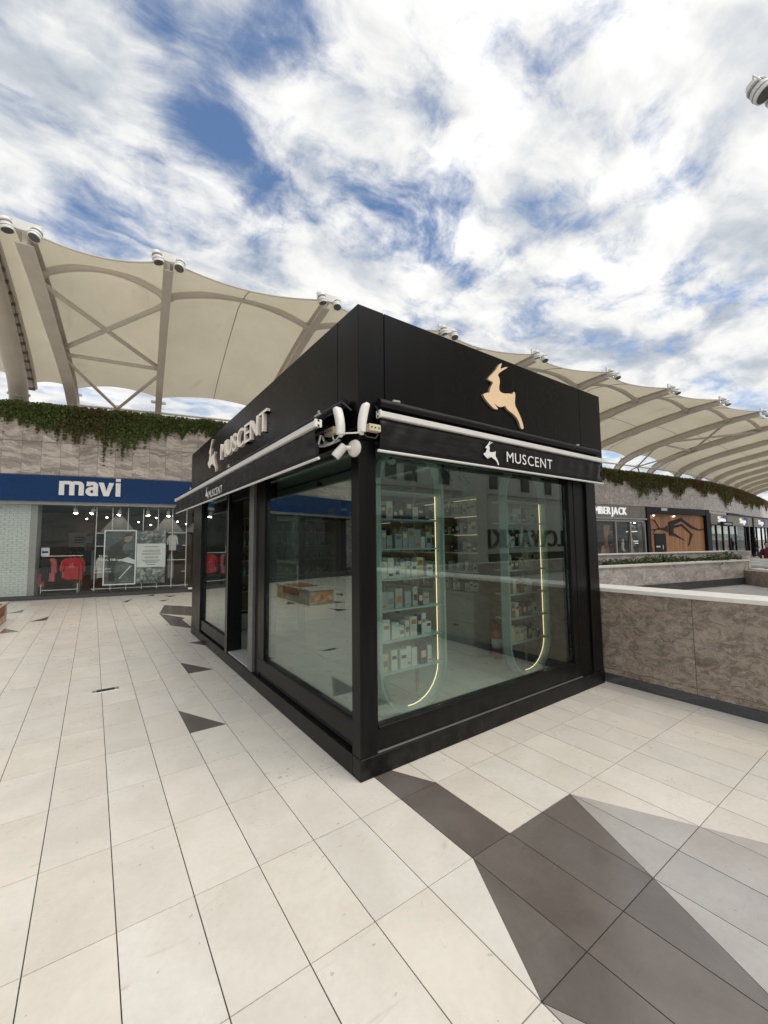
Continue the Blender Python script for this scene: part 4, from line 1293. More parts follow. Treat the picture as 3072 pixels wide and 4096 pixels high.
# ================================================================== membrane canopy
cn = thing('membrane_canopy', (12, 14, 5.3), 'beige tensile membrane canopy on curved steel ribs above the shops', 'canopy')
TIPS = [(-1.342, 10.589), (1.183, 9.969), (4.816, 9.299), (8.503, 8.703), (12.205, 8.09), (15.85, 7.40), (19.7, 6.76), (23.35, 6.03), (27.2, 5.44), (30.9, 4.95), (34.6, 4.62), (38.3, 4.5), (42.0, 4.6), (45.7, 4.85), (49.4, 5.15), (53.1, 5.5), (56.8, 5.9), (60.5, 6.3)]
PROF = [(0, 8.0), (.6, 8.0), (1.3, 7.97), (2.5, 7.86), (3.5, 7.72), (4.5, 7.56), (5.5, 7.36), (6.3, 7.15), (7.0, 6.85), (7.45, 6.45), (7.75, 5.9), (7.85, 5.25)]
GD = Vector((.09, .996, 0)).normalized()
def rz_(d): return float(np.interp(d, [q[0] for q in PROF], [q[1] for q in PROF]))
def rib_z(d): return sum(rz_(d + e) for e in (-.3, -.15, 0, .15, .3)) / 5 if d < 7 else rz_(d)
def RP(tip, d, dz=0, side=0):
    sd_ = Vector((GD.y, -GD.x, 0)) * side
    return Vector((tip[0], tip[1], 0)) + GD * d + sd_ + Vector((0, 0, rz_(d) + dz))


def ibeam(tip, w, hgt, name='rib'):
    """I section swept along the rib line: two flanges and a web"""
    ds = [0, .3, .7, 1.3, 1.9, 2.5, 3.0, 3.5, 4.0, 4.5, 5.0, 5.5, 5.9, 6.3, 6.7, 7.0, 7.25, 7.45, 7.6, 7.75, 7.85]
    mb = MB()
    prof = [(-w / 2, 0), (w / 2, 0), (w / 2, -.03), (w * .14, -.05), (w * .14, -hgt + .05), (w / 2, -hgt + .03), (w / 2, -hgt), (-w / 2, -hgt), (-w / 2, -hgt + .03), (-w * .14, -hgt + .05), (-w * .14, -.05), (-w / 2, -.03)]
    rings = []
    for i, d in enumerate(ds):
        a = RP(tip, ds[max(i - 1, 0)]); b = RP(tip, ds[min(i + 1, len(ds) - 1)])
        t = (b - a).normalized(); sdv = Vector((GD.y, -GD.x, 0)); nv = sdv.cross(t).normalized()
        if nv.z < 0 or (abs(nv.z) < .3 and nv.dot(GD) < 0): nv = -nv
        taper = .62 + .38 * min(1, d / 2.5)
        p = RP(tip, d)
        rings.append([tuple(p + sdv * u + nv * v * taper) for u, v in prof] + [tuple(p + sdv * prof[0][0] + nv * prof[0][1] * taper)])
    mb.grid(rings)
    mb.add([q for q in rings[0][:-1]], [tuple(range(len(prof)))])
    return mb.build(name, 'steel_paint', cn)


HUMP = .44
def hump(d): return HUMP * min(1, max(0, d / 1.5)) ** .8 * (1 - .72 * max(0, (d - 1.5) / 5.3))


def bay(ta, tb, ns=14, nd=20, s0=0., s1=1., dmax=6.75, par=None, hk=1.):
    mb = MB(); rows = []
    A = Vector((ta[0], ta[1], 0)); B = Vector((tb[0], tb[1], 0))
    for j in range(nd + 1):
        row = []
        for i in range(ns + 1):
            s_ = i / ns; b = 4 * s_ * (1 - s_)
            d0 = .42 * b * hk; d1 = dmax - .10 * b * hk
            d = d0 + (d1 - d0) * j / nd
            p = A.lerp(B, s_) + GD * d
            row.append((p.x, p.y, rz_(d) + .035 + hump(d - d0) * b * hk))
        rows.append(row)
    mb.grid(rows)
    ob = mb.build('membrane', 'membrane', par or cn, smooth=True)
    # edge cable along the scallop
    MB().tube(rows[0], .022, 6).build('edge_cable', 'steel_paint', par or cn, smooth=True)
    return rows


for i, tp in enumerate(TIPS): ibeam(tp, .30 if i == 0 else .20, .46 if i == 0 else .34)
for i in range(len(TIPS) - 1):
    ta, tb = TIPS[i], TIPS[i + 1]
    rows = bay(ta, tb, dmax=6.75 if i < 9 else 7.5)
    # arched tube carrying the fabric near the front
    A = RP(ta, 1.3, -.10); B = RP(tb, 1.3, -.10)
    arcp = []
    for k in range(15):
        s_ = k / 14; p = A.lerp(B, s_); p.z += 4 * s_ * (1 - s_) * (HUMP * .93)
        arcp.append(p)
    MB().tube(arcp, .088, 8).build('arch_tube', 'steel_paint', cn, smooth=True)
    for e_, pp_ in ((ta, A), (tb, B)):
        q = pp_.lerp(arcp[1] if e_ is ta else arcp[-2], .55)
        MB().tube([pp_, q], .115, 8).build('arch_socket', 'steel_paint', cn)
    if i > 0:      # seam running down the middle of the bay
        mid = [Vector(r[7]) - Vector((0, 0, .012)) for r in rows]
        MB().tube(mid, .010, 5).build('seam', 'steel_dark', cn)
    if i > 3:
        cross_ = [Vector(q) - Vector((0, 0, .012)) for q in rows[11]]
        MB().tube(cross_, .010, 5).build('seam', 'steel_dark', cn)
# purlin pipe near the back
bp = [RP(tp, 7.1, -.22) for tp in TIPS]
for a, b in zip(bp[:-1], bp[1:]): MB().tube([a, b], .05, 8).build('back_pipe', 'white_paint', cn)
# braced bays
def brace(ta, tb):
    L = lambda d: RP(ta, d, -.20); R_ = lambda d: RP(tb, d, -.20)
    for a, b in ((L(1.45), R_(4.75)), (R_(1.45), L(4.35)), (L(4.6), R_(4.75))):
        mb = MB().tube([a, b], .062, 8)
        mb.build('brace', 'steel_paint', cn)
        for q, o_ in ((a, b), (b, a)):
            MB().tube([q, q.lerp(o_, .06)], .075, 8).build('brace_socket', 'steel_paint', cn)
    nd_ = (RP(ta, 7.1, -.22) + RP(tb, 7.1, -.22)) / 2
    for a in (L(4.8), R_(5.0)): MB().tube([a, nd_], .05, 8).build('brace', 'steel_paint', cn)
    MB().lathe([(.05, -.02), (.15, -.01), (.15, .03), (.05, .04)], 12, nd_, (-.2, -1, .2)).build('brace_node', 'steel_paint', cn)
    for tp in (ta, tb): MB().tube([nd_, RP(tp, 7.8, -.1)], .045, 8).build('brace', 'steel_paint', cn)
brace(TIPS[0], TIPS[1]); brace(TIPS[8], TIPS[9])
# column feet brackets
for tp in TIPS[:9]:
    for s_ in (-.17, .17):
        MB().bbox(-.07, .07, -.05, .05, -.05, .05, .01, fr=lambda x, y, z, tp=tp, s_=s_: tuple(RP(tp, 6.9, -.02, s_) + Vector((x, y, z)))).build('clamp', 'white_paint', cn)
# left end: plated edge and big arch pipe
EDG = [(-1.86, 10.75), (-1.74, 17.6)]
def EP(d, dx=0, dz=0): return Vector((EDG[0][0] + .018 * d + dx, 10.72 + d, rz_(d) + dz))
rows = []
for j in range(21):
    d = .1 + 6.6 * j / 20
    a = RP(TIPS[0], d, .03); b = EP(d, 0, .05)
    rows.append([tuple(a.lerp(b, k / 6) + Vector((0, 0, .10 * 4 * (k / 6) * (1 - k / 6)))) for k in range(7)])
MB().grid(rows).build('membrane', 'membrane', cn, smooth=True)
MB().tube([EP(d, .0, .0) for d in np.linspace(0, 6.9, 18)], .055, 8).build('edge_tube', 'steel_paint', cn, smooth=True)
for k in range(15):
    d = .3 + k * .45
    MB().bbox(-.24, -.03, -.17, .17, -.10, .05, .015, fr=lambda x, y, z, d=d: tuple(EP(d + y, x - .02, z))).build('edge_plate', 'steel_paint', cn)
    MB().bbox(-.24, .02, -.02, .02, -.13, .06, .005, fr=lambda x, y, z, d=d: tuple(EP(d + .225 + y, x - .02, z))).build('edge_bracket', 'steel_dark', cn)
pipe = [Vector((-2.10, 10.2 + d, rz_(d) - .22)) for d in np.linspace(.0, 6.6, 16)] + [Vector((-2.10, 17.25, 6.45)), Vector((-2.10, 17.5, 5.9)), Vector((-2.10, 17.6, 5.2))]
MB().tube(pipe, .25, 16).build('arch_pipe', 'steel_paint', cn, smooth=True)
MB().lathe([(.25, -.03), (.29, -.02), (.29, .03), (.25, .04)], 16, (-2.10, 17.2, 6.5), (0, .45, -.9)).build('pipe_collar', 'steel_paint', cn)
rows = []
for j in range(17):
    d = 6.7 * j / 16
    rows.append([(-2.2 - 4.0 * k / 6, 10.4 + d + .12 * k, rz_(d) + .05 + .35 * 4 * (k / 6) * (1 - k / 6)) for k in range(7)])
MB().grid(rows).build('membrane', 'membrane', cn, smooth=True)
# white mounting plates with floodlight pairs at the rib tips
def flood_proto():
    t_ = thing('floodlight', (0, 0, 0), '', 'floodlight', 'floodlights at the canopy tips')
    ax = (0, 0, -1)
    MB().lathe([(.03, -.30), (.085, -.285), (.10, -.25), (.102, -.20), (.102, -.135)], 18, (0, 0, 0), ax).build('housing', 'lamp_body', t_, smooth=True, local=True)
    for k in range(3):
        MB().lathe([(.112, -.215 + k * .035), (.118, -.21 + k * .035), (.118, -.20 + k * .035), (.112, -.195 + k * .035)], 18, (0, 0, 0), ax).build('cooling_fin', 'wire_grey' if k == 1 else 'lamp_body', t_, local=True)
    vis = MB().lathe([(.108, -.13), (.128, -.11), (.13, -.03), (.125, 0.0)], 18, (0, 0, 0), ax).build('visor', 'lamp_body', t_, smooth=True, local=True)
    MB().lathe([(.131, -.075), (.133, -.07), (.133, -.06), (.131, -.055)], 18, (0, 0, 0), ax).build('visor_ring', 'wire_grey', vis, local=True)
    MB().lathe([(.108, .001), (.106, .006)], 18, (0, 0, 0), ax).build('lens', 'dark_lens', vis, local=True)
    MB().tube([(-.14, 0, .13), (-.14, 0, .28), (.14, 0, .28), (.14, 0, .13)], .012, 6).build('yoke', 'lamp_body', t_, local=True)
    return t_
FPRO = flood_proto(); fused = False
ordn = ['leftmost', 'second from the left', 'third from the left', 'fourth from the left', 'fifth from the left', 'sixth from the left', 'seventh from the left', 'eighth from the left', 'ninth from the left', 'tenth from the left']
for i, tp in enumerate(TIPS[:10]):
    tpv = RP(tp, -.10, .02)
    sdv = Vector((GD.y, -GD.x, 0))
    MB().bbox(-.30, .30, -.03, .03, -.10, .10, .008, fr=lambda x, y, z, tpv=tpv: tuple(tpv + sdv * x + GD * (y - .02) + Vector((0, 0, z)))).build('mounting_plate', 'white_paint', cn)
    for s_, nm in ((-1, 'left'), (1, 'right')):
        o = FPRO if not fused else copy_tree(FPRO)
        fused = True
        o.location = tpv + sdv * (.20 * s_) - GD * .17 + Vector((0, 0, -.27))
        o.rotation_euler = (-.30 if s_ > 0 else -.02, .22 * s_, .1 * s_)
        o.scale = (.88, .88, .88); o['label'] = f'white ribbed floodlight, {nm} one of the pair at the {ordn[i]} canopy tip'

# ================================================================== opposite canopy and building (seen in the kiosk glass, one lamp at the frame's right edge)
oc = thing('opposite_canopy', (16, -6, 5.3), 'membrane canopy of the opposite building whose floodlights show at the top right', 'canopy')
OT = [(7.78, 1.13), (11.5, .9), (15.2, .7), (18.9, .5), (22.6, .3), (26.3, .1), (30.0, 0)]
def OP(tp, d, dz=0): return Vector((tp[0] + .02 * d, tp[1] - d * 1.15, rz_(d) + dz))
for tp in OT:
    pts = [OP(tp, d, -.14) for d in np.linspace(0, 7.8, 16)]
    MB().tube(pts, .13, 8).build('rib', 'steel_paint', oc, smooth=True)
for ta, tb in zip(OT[:-1], OT[1:]):
    rows = []
    for j in range(17):
        d = 6.8 * j / 16
        rows.append([tuple(OP(ta, d).lerp(OP(tb, d), k / 8) + Vector((0, 0, .05 + hump(d) * 4 * k / 8 * (1 - k / 8)))) for k in range(9)])
    MB().grid(rows).build('membrane', 'membrane', oc, smooth=True)
for k, (dx, dy, lab) in enumerate(((-.16, .12, 'floodlight cut off by the upper right edge of the picture'), (.10, .02, 'floodlight just beyond the upper right edge beside its twin'))):
    o = copy_tree(FPRO); o.location = (OT[0][0] + dx + .12, OT[0][1] + dy - .05, 8.05); o.rotation_euler = (-.45, .12 - .3 * k, .3); o['label'] = 'grey ' + lab
    o.scale = (1.05, 1.05, 1.05)

ob_ = thing('opposite_store', (18, -10, 0), 'pale opposite store building with dark sign letters, mirrored in the kiosk glass', 'building')
MB().box(6, 34, -10.6, -10.0, 2.9, 7.2).build('wall', 'opp_wall', ob_)
MB().box(6, 34, -10.0, -9.85, 4.25, 4.42).build('ledge', 'white_paint', ob_)
MB().box(6, 34, -14, -10.7, 0, 2.9).build('shop_interior', 'opp_shop', ob_)
MB().box(17.3, 25.6, -10.3, -9.9, .95, 2.9).build('sign_wall', 'opp_band', ob_)
MB().box(15.62, 17.18, -10.3, -9.6, 0, 4.24).build('column', 'opp_wall', ob_)
for X in (6.1, 9.0, 25.7, 33.3): MB().box(X, X + .5, -10.5, -9.9, 0, 2.9).build('pier', 'opp_wall', ob_)
for (a, b) in ((9.9, 10.5), (10.7, 11.4), (11.8, 12.65), (14, 14.8), (17.8, 18.6), (20.6, 21.5), (23, 23.8), (25.5, 26.3)):
    MB().box(a, b, -10.02, -9.97, 4.55, 5.75).build('window', 'opp_window', ob_)
    for (c, d) in ((a - .09, a), (b, b + .09)): MB().box(c, d, -10.02, -9.93, 4.5, 5.84).build('window_frame', 'white_paint', ob_)
letters('LCWAIKIKI', 7.2, 1.0, lambda u, v, w: (24.75 - u, -9.9 + w, 1.27 + v), .08, 'letter', 'black_gap', ob_, bold=.03, gap=.1)
letters('LCWAIKIKI', 2.0, .30, lambda u, v, w: (12.32 - u, -9.8 + w, .47 + v), .05, 'letter', 'sign_white', ob_, bold=.02, gap=.1)
MB().box(9.9, 12.7, -9.95, -9.82, .0, 1.0).build('dark_panel', 'opp_shop', ob_)
MB().box(5.3, 34, -7.6, -7.4, .0, .62).build('low_wall', 'marble_far', ob_)
MB().box(5.3, 34, -7.65, -7.35, .62, .67).build('wall_cap', 'marble_cap', ob_)

# ================================================================== stone bench printed with fruit
bn = thing('stone_bench', (-1.78, 11.05, 0), 'long low stone block bench with a printed fruit panel at the left edge', 'bench')
MB().bbox(-.42, .30, -1.15, 1.15, .0, .36, .012).build('block', 'bench_stone', bn, local=True)
MB().bbox(-.45, .33, -1.18, 1.18, .36, .415, .01).build('seat_slab', 'bench_stone', bn, local=True)
MB().box(.301, .306, .25, 1.1, .04, .34).build('printed_panel', 'print_fruit', bn, local=True)
MB().box(-.38, .26, -1.156, -1.151, .04, .34).build('printed_panel', 'print_fruit', bn, local=True)
thr = MB(); random.seed(3)
rows = []
for i in range(15):
    row = []
    for j in range(9):
        u = -.5 + i / 14 * 1.1; w = -.30 + j / 8 * .9
        x = min(w, .335); z = .42 if w < .335 else .42 - (w - .335) * .9
        row.append((x + .01 * mnoise.noise(Vector((u * 5, w * 5, 0))), u + .05 * mnoise.noise(Vector((w * 6, u * 3, 2))), z + .012 + .012 * mnoise.noise(Vector((u * 9, w * 9, 4)))))
    rows.append(row)
thr.grid(rows)
thr.v = [(p[0] - 1.78, p[1] + 11.05, p[2]) for p in thr.v]
ob = one(thr, 'cloth_throw', 'cloth_rust', 'orange brown cloth draped over the stone bench', 'cloth', smooth=True)
ob.modifiers.new('thickness', 'SOLIDIFY').thickness = .008

# ================================================================== the kiosk
KX0, KX1, KY0, KY1, KH = 1.528, 4.80, 2.449, 8.30, 3.357
ki = thing('perfume_kiosk', ((KX0 + KX1) / 2, (KY0 + KY1) / 2, 0), 'black glazed shop kiosk with gold deer emblem and MUSCENT letters', 'kiosk')
def kb(x0, x1, y0, y1, z0, z1, name, mat='black_alu', b=.004): return MB().bbox(x0, x1, y0, y1, z0, z1, b).build(name, mat, ki)
D_ = .16
# plinth
kb(KX0 - .004, KX1, KY0 - .004, KY0 + .10, .0, .142, 'plinth'); kb(KX0 - .004, KX0 + .10, KY0 + .101, KY1, .0, .142, 'plinth')
kb(KX1 - .1, KX1, KY0 + .101, KY1, .0, .142, 'plinth'); kb(KX0 + .101, KX1 - .101, KY1 - .1, KY1, .0, .142, 'plinth')
# corner posts
kb(KX0, 1.672, KY0, 2.560, .1425, 2.35, 'corner_post')
kb(4.372, KX1 - .01, KY0 + .03, KY0 + .20, .1425, 2.35, 'corner_post')
kb(4.60, KX1, KY0 + .005, KY0 + .03, .1425, 2.35, 'post_cover')
kb(KX0, KX0 + .16, 7.60, KY1, .1425, 2.35, 'corner_post'); kb(KX1 - .16, KX1 - .01, KY1 - .2, KY1, .1425, 2.35, 'corner_post')
# right face window: sill, jambs, gasket, pane
kb(1.674, 4.37, KY0 + .022, KY0 + .12, .150, .300, 'window_sill')
kb(1.673, 4.37, KY0 + .006, KY0 + .10, .1425, .1500, 'sill_rail', 'door_edge', .002)
kb(4.232, 4.290, KY0 + .010, KY0 + .12, .3005, 2.35, 'window_jamb'); kb(4.293, 4.370, KY0 + .035, KY0 + .12, .3005, 2.35, 'window_jamb')
kb(1.673, 1.690, KY0 + .02, KY0 + .10, .3005, 2.35, 'window_jamb')
kb(1.692, 4.230, KY0 + .012, KY0 + .10, .3005, .3150, 'glazing_bead', 'black_alu', .003)
MB().box(1.691, 4.231, KY0 + .050, KY0 + .062, .3155, 2.349).build('window_pane', 'glass_kiosk', ki)
# left face: big window
kb(KX0 + .018, KX0 + .12, 2.562, 4.640, .205, .345, 'window_sill'); kb(KX0 + .05, KX0 + .10, 2.562, 4.80, .1425, .2045, 'sill_recess', 'black_gap')
kb(KX0 + .012, KX0 + .10, 2.565, 4.450, .3455, .3600, 'glazing_bead', 'black_alu', .003)
MB().box(KX0 + .050, KX0 + .062, 2.562, 4.452, .3605, 2.349).build('window_pane', 'glass_kiosk', ki)
kb(KX0 + .02, KX0 + .16, 4.453, 4.640, .3455, 2.35, 'mullion'); kb(KX0 + .04, KX0 + .16, 4.642, 4.805, .1425, 2.35, 'mullion')
kb(KX0 + .005, KX0 + .10, 4.807, 4.965, .1425, 2.35, 'door_frame', 'door_edge')
# doorway: threshold, far jamb, transom
kb(KX0 + .02, KX0 + .30, 4.967, 5.868, .1425, .160, 'threshold', 'threshold', .003)
kb(KX0, KX0 + .20, 5.870, 5.975, .1425, 2.35, 'door_jamb', 'black_alu')
kb(KX0 - .003, KX0 + .02, 5.872, 5.90, .1425, 2.35, 'jamb_trim', 'door_edge', .002)
kb(KX0 + .03, KX0 + .12, 4.967, 5.868, 2.19, 2.35, 'door_transom')
# open door leaf standing inward
dl = MB()
for (a, b, c, d) in ((.32, .42, .17, 2.18), (1.02, 1.12, .17, 2.18), (.42, 1.02, .17, .34), (.42, 1.02, 2.08, 2.18)): dl.box(KX0 + a, KX0 + b, 5.80, 5.84, c, d)
leaf_ = dl.build('door_leaf', 'black_alu', ki)
MB().box(KX0 + .42, KX0 + 1.02, 5.815, 5.825, .34, 2.08).build('door_pane', 'glass_kiosk', leaf_)
MB().tube([(KX0 + .98, 5.79, 1.0), (KX0 + .98, 5.76, 1.02), (KX0 + .98, 5.76, 1.28), (KX0 + .98, 5.79, 1.3)], .011, 8).build('door_handle', 'silver', leaf_)
# side light
kb(KX0 + .018, KX0 + .12, 5.977, 7.965, .170, .335, 'window_sill'); kb(KX0 + .05, KX0 + .10, 5.977, 7.6, .1425, .1695, 'sill_recess', 'black_gap')
kb(KX0 + .018, KX0 + .10, 7.586, 7.599, .3355, 2.35, 'window_jamb')
MB().box(KX0 + .050, KX0 + .062, 5.977, 7.585, .3355, 2.349).build('window_pane', 'glass_kiosk', ki)
# solid back and parapet side walls (inside faces light)
kb(KX0 + .161, KX1 - .161, KY1 - .08, KY1 - .02, .1425, 2.6, 'back_wall', 'shelf_back')
kb(KX1 - .075, KX1 - .02, KY0 + .21, KY1 - .21, .1425, 2.6, 'side_wall', 'shelf_back')
# header beam behind the awnings and ceiling
kb(KX0 + .005, 4.80, KY0 + .005, KY0 + .15, 2.3505, 2.44, 'header'); kb(KX0 + .005, KX0 + .15, KY0 + .151, KY1, 2.3505, 2.44, 'header')
kb(KX0 + .151, KX1 - .08, KY0 + .151, KY1 - .09, 2.60, 2.64, 'ceiling', 'ceiling')
kb(KX0 + .151, KX0 + .18, KY0 + .2, KY1 - .1, 2.30, 2.60, 'inner_header', 'ceiling'); kb(KX0 + .2, 4.7, KY0 + .151, KY0 + .18, 2.30, 2.60, 'inner_header', 'ceiling')
# fascia panels (each a cassette with its own edge)
FZ0, FZ1 = 2.4405, KH
gp = .003
for (a, b) in ((1.520, 1.753), (1.753, 4.503), (4.503, 4.968)):
    fp_ = kb(a + (gp if a > 1.6 else 0), b - gp * (b < 4.9), KY0 - .012, KY0 + .045, FZ0, FZ1, 'fascia_panel', 'black_panel', .003)
    if 1.7 < a < 2: FR_ = fp_
for (a, b) in ((2.483, 2.746), (2.746, 8.33), (8.33, 8.56)):
    fp_ = kb(1.520, 1.565, a + gp, b - gp * (b < 8.5), FZ0, FZ1 - (.0 if b < 8.5 else .0), 'fascia_panel', 'black_panel', .003)
    if 2.7 < a < 3: FL_ = fp_
kb(4.925, 4.968, KY0 + .047, 8.56, FZ0, FZ1, 'fascia_panel', 'black_panel', .003); kb(1.567, 4.923, 8.50, 8.56, FZ0, FZ1, 'fascia_panel', 'black_panel', .003)
kb(1.568, 4.922, KY0 + .048, 8.498, 3.20, 3.24, 'roof_deck', 'black_gap')
# fascia soffit
kb(1.568, 4.92, KY0 + .16, KY0 + .30, 2.445, 2.47, 'soffit', 'black_gap')

# emblem
DEER = [(0.449, 1.0), (0.467, 0.995), (0.435, 0.909), (0.517, 0.947), (0.618, 0.982), (0.573, 0.945), (0.456, 0.87), (0.364, 0.792), (0.395, 0.749), (0.405, 0.677), (0.388, 0.611), (0.389, 0.543), (0.439, 0.516), (0.523, 0.518), (0.649, 0.543), (0.712, 0.544), (0.749, 0.589), (0.778, 0.589), (0.79, 0.537), (0.775, 0.444), (0.781, 0.369), (0.832, 0.302), (0.906, 0.206), (0.952, 0.123), (0.982, 0.025), (0.945, 0.0), (0.906, 0.013), (0.87, 0.091), (0.824, 0.153), (0.738, 0.208), (0.614, 0.25), (0.549, 0.282), (0.518, 0.313), (0.446, 0.284), (0.372, 0.27), (0.3, 0.284), (0.233, 0.302), (0.29, 0.27), (0.338, 0.23), (0.296, 0.217), (0.238, 0.221), (0.138, 0.272), (0.053, 0.328), (0.0, 0.389), (0.031, 0.416), (0.102, 0.446), (0.147, 0.458), (0.157, 0.5), (0.196, 0.569), (0.224, 0.606), (0.23, 0.644), (0.19, 0.647), (0.133, 0.659), (0.13, 0.679), (0.186, 0.738), (0.279, 0.821), (0.346, 0.893), (0.396, 0.962)]
DEER = ccw(DEER)
def smoothp(poly):
    out = []
    n = len(poly)
    for i in range(n):
        p0, p1, p2, p3 = (Vector(poly[(i + k) % n]) for k in (-1, 0, 1, 2))
        out.append(tuple(p1)); m_ = (p1 + p2) * .5 * 1.125 - (p0 + p3) * .0625
        out.append(tuple(m_))
    return out
DEER = smoothp(DEER)
def deer(hgt, mp, d, name, mats, par):
    from mathutils.geometry import tessellate_polygon
    tri = tessellate_polygon([[Vector((u, v, 0)) for u, v in DEER]])
    n = len(DEER); mb = MB()
    mb.cur = 0; mb.add([mp(u * hgt, v * hgt, d) for u, v in DEER], [tuple(t_) for t_ in tri])
    mb.cur = 1; mb.add([mp(u * hgt, v * hgt, 0) for u, v in DEER] + [mp(u * hgt, v * hgt, d) for u, v in DEER], [(i, (i + 1) % n, (i + 1) % n + n, i + n) for i in range(n)])
    return mb.build(name, mats, par)
deer(.590, lambda u, v, w: (2.836 + u, KY0 - .012 - w, 2.707 + v), .022, 'deer_emblem', ['gold', 'gold_side'], FR_)
deer(.565, lambda u, v, w: (1.520 - w, 7.06 - u * 1.05, 2.712 + v), .03, 'deer_emblem', ['letter_gold', 'gold_side'], FL_)
letters('MUSCENT', 1.97, .232, lambda u, v, w: (1.520 - w, 6.225 - u, 2.846 + v), .035, 'letter', 'letter_gold', FL_, bold=.018, gap=.10)

# ------------------------------------------------------------------ awnings
def awning(name, label, mp, L, proj, zf, zbar, zbot, deer_u, deer_h, deer_v, txt_u, txt_w, txt_h, txt_v, loc):
    """mp(u, out, z): u along, out away from the wall"""
    t_ = thing(name, loc, label, 'awning')
    n = 44
    # roof cloth from the roller to the front bar
    rows = []
    for i in range(n + 1):
        u = L * i / n
        rows.append([mp(u, o_, zf + (zbar + .03 - zf) * (o_ / proj) - .012 * math.sin(PI * o_ / proj)) for o_ in np.linspace(.01, proj, 5)])
    MB().grid(rows).build('roof_cloth', 'awning_cloth', t_, smooth=True, solid=.003)
    MB().bbox(0, L, proj - .012, proj + .036, zbar - .023, zbar + .023, .006, fr=mp).build('front_bar', 'bar_white', t_)
    for u in (-.008, L - .004): MB().bbox(u, u + .014, proj - .016, proj + .041, zbar - .028, zbar + .028, .004, fr=mp).build('end_cap', 'white_plastic', t_)
    for u in (-.0105, L + .012):
        for z in (zbar - .018, zbar + .018): MB().box(u - .001, u + .001, proj + .006, proj + .02, z - .007, z + .007, fr=mp).build('cap_screw', 'rubber', t_)
    # hanging valance, puckered towards both ends
    rows = []
    for i in range(n * 3 + 1):
        u = L * i / (n * 3); row = []
        e = min(u, L - u)
        amp = .005 + .026 * math.exp(-e / .2)
        for j in range(7):
            k = j / 6
            w = amp * (math.sin(u * 31 + k * 2.6) * .5 + mnoise.noise(Vector((u * 4.5, k * 2.2, L))) * 1.4) * math.sin(PI * min(1, k * 1.0 + .1))
            row.append(mp(u + .012 * (k - .5) * math.exp(-e / .1) * math.sin(9 * k), proj + .012 + w, zbar - .028 + (zbot + .012 - zbar + .028) * k))
        rows.append(row)
    val_ = MB().grid(rows).build('valance', 'awning_cloth', t_, smooth=True, solid=.003)
    MB().tube([mp(-.012, proj + .012, zbot), mp(L + .012, proj + .012, zbot)], .0105, 10).build('bottom_bar', 'bar_white', t_, smooth=True)
    MB().tube([mp(.02, .035, zf - .005), mp(L - .02, .035, zf - .005)], .035, 10).build('roller', 'awning_cloth', t_, smooth=True)
    deer(deer_h, lambda u, v, w: mp(deer_u + u, proj + .030 + w, deer_v + v), .001, 'printed_deer', ['print_white', 'print_white'], val_)
    letters('MUSCENT', txt_w, txt_h, lambda u, v, w: mp(txt_u + u, proj + .030 + w, txt_v + v), .001, 'printed_letter', 'print_white', val_, bold=.0, gap=.16)
    return t_


mpR = lambda u, o_, z: (1.650 + u, KY0 - .014 - o_, z)
aw1 = awning('awning', 'short black awning with printed valance over the kiosk window facing right', mpR, 3.16, .055, 2.635, 2.535, 2.268, 1.09, .205, 2.292, 1.405, .72, .094, 2.335, (1.65, KY0, 2.3))
for X in (1.83, 4.353):
    MB().bbox(X - .05, X + .05, KY0 - .075, KY0 - .013, 2.628, 2.650, .008).build('bracket', 'silver', aw1)
    MB().tube([(X - .045, KY0 - .075, 2.66), (X + .03, KY0 - .05, 2.675), (X + .055, KY0 - .02, 2.655)], .010, 6).build('bracket_bow', 'silver', aw1)
mpL = lambda u, o_, z: (1.518 - o_, 8.44 - u, z)
aw2 = awning('awning', 'black awning with printed valance partly let out along the kiosk door side', mpL, 5.90, .255, 2.64, 2.445, 2.198, 2.51, .165, 2.218, 2.70, .69, .09, 2.228, (1.5, 8.4, 2.2))
for Y in (2.93, 5.6, 8.2):
    MB().bbox(1.43, 1.517, Y - .05, Y + .05, 2.628, 2.650, .008).build('bracket', 'silver', aw2)
    MB().tube([(1.43, Y - .045, 2.655), (1.46, Y + .03, 2.675), (1.50, Y + .05, 2.66)], .010, 6).build('bracket_bow', 'silver', aw2)
# folding arms under the cloth
for (ya, yb) in ((2.72, 4.3), (8.2, 6.6)):
    MB().bbox(1.44, 1.512, ya - .06, ya + .06, 2.46, 2.60, .01).build('arm_bracket', 'black_alu', aw2)
    MB().tube([(1.45, ya, 2.50), (1.36, yb, 2.46)], .022, 8).build('arm', 'rubber', aw2)
    MB().tube([(1.36, yb, 2.46), (1.30, ya + (.2 if ya < 5 else -.2), 2.43)], .018, 8).build('arm', 'rubber', aw2)
MB().tube([(1.33, 2.70, 2.33), (1.34, 2.68, 2.40), (1.37, 2.70, 2.405), (1.39, 2.72, 2.38)], .010, 6).build('cable_hook', 'silver', aw2)
MB().tube([(1.33, 2.70, 2.33), (1.36, 2.66, 2.325), (1.40, 2.62, 2.34), (1.42, 2.60, 2.355)], .011, 6).build('cable_hook', 'silver', aw2)
MB().tube([(1.38, 2.70, 2.36), (1.42, 2.66, 2.35), (1.46, 2.60, 2.37)], .009, 6).build('cable_hook', 'silver', aw2)


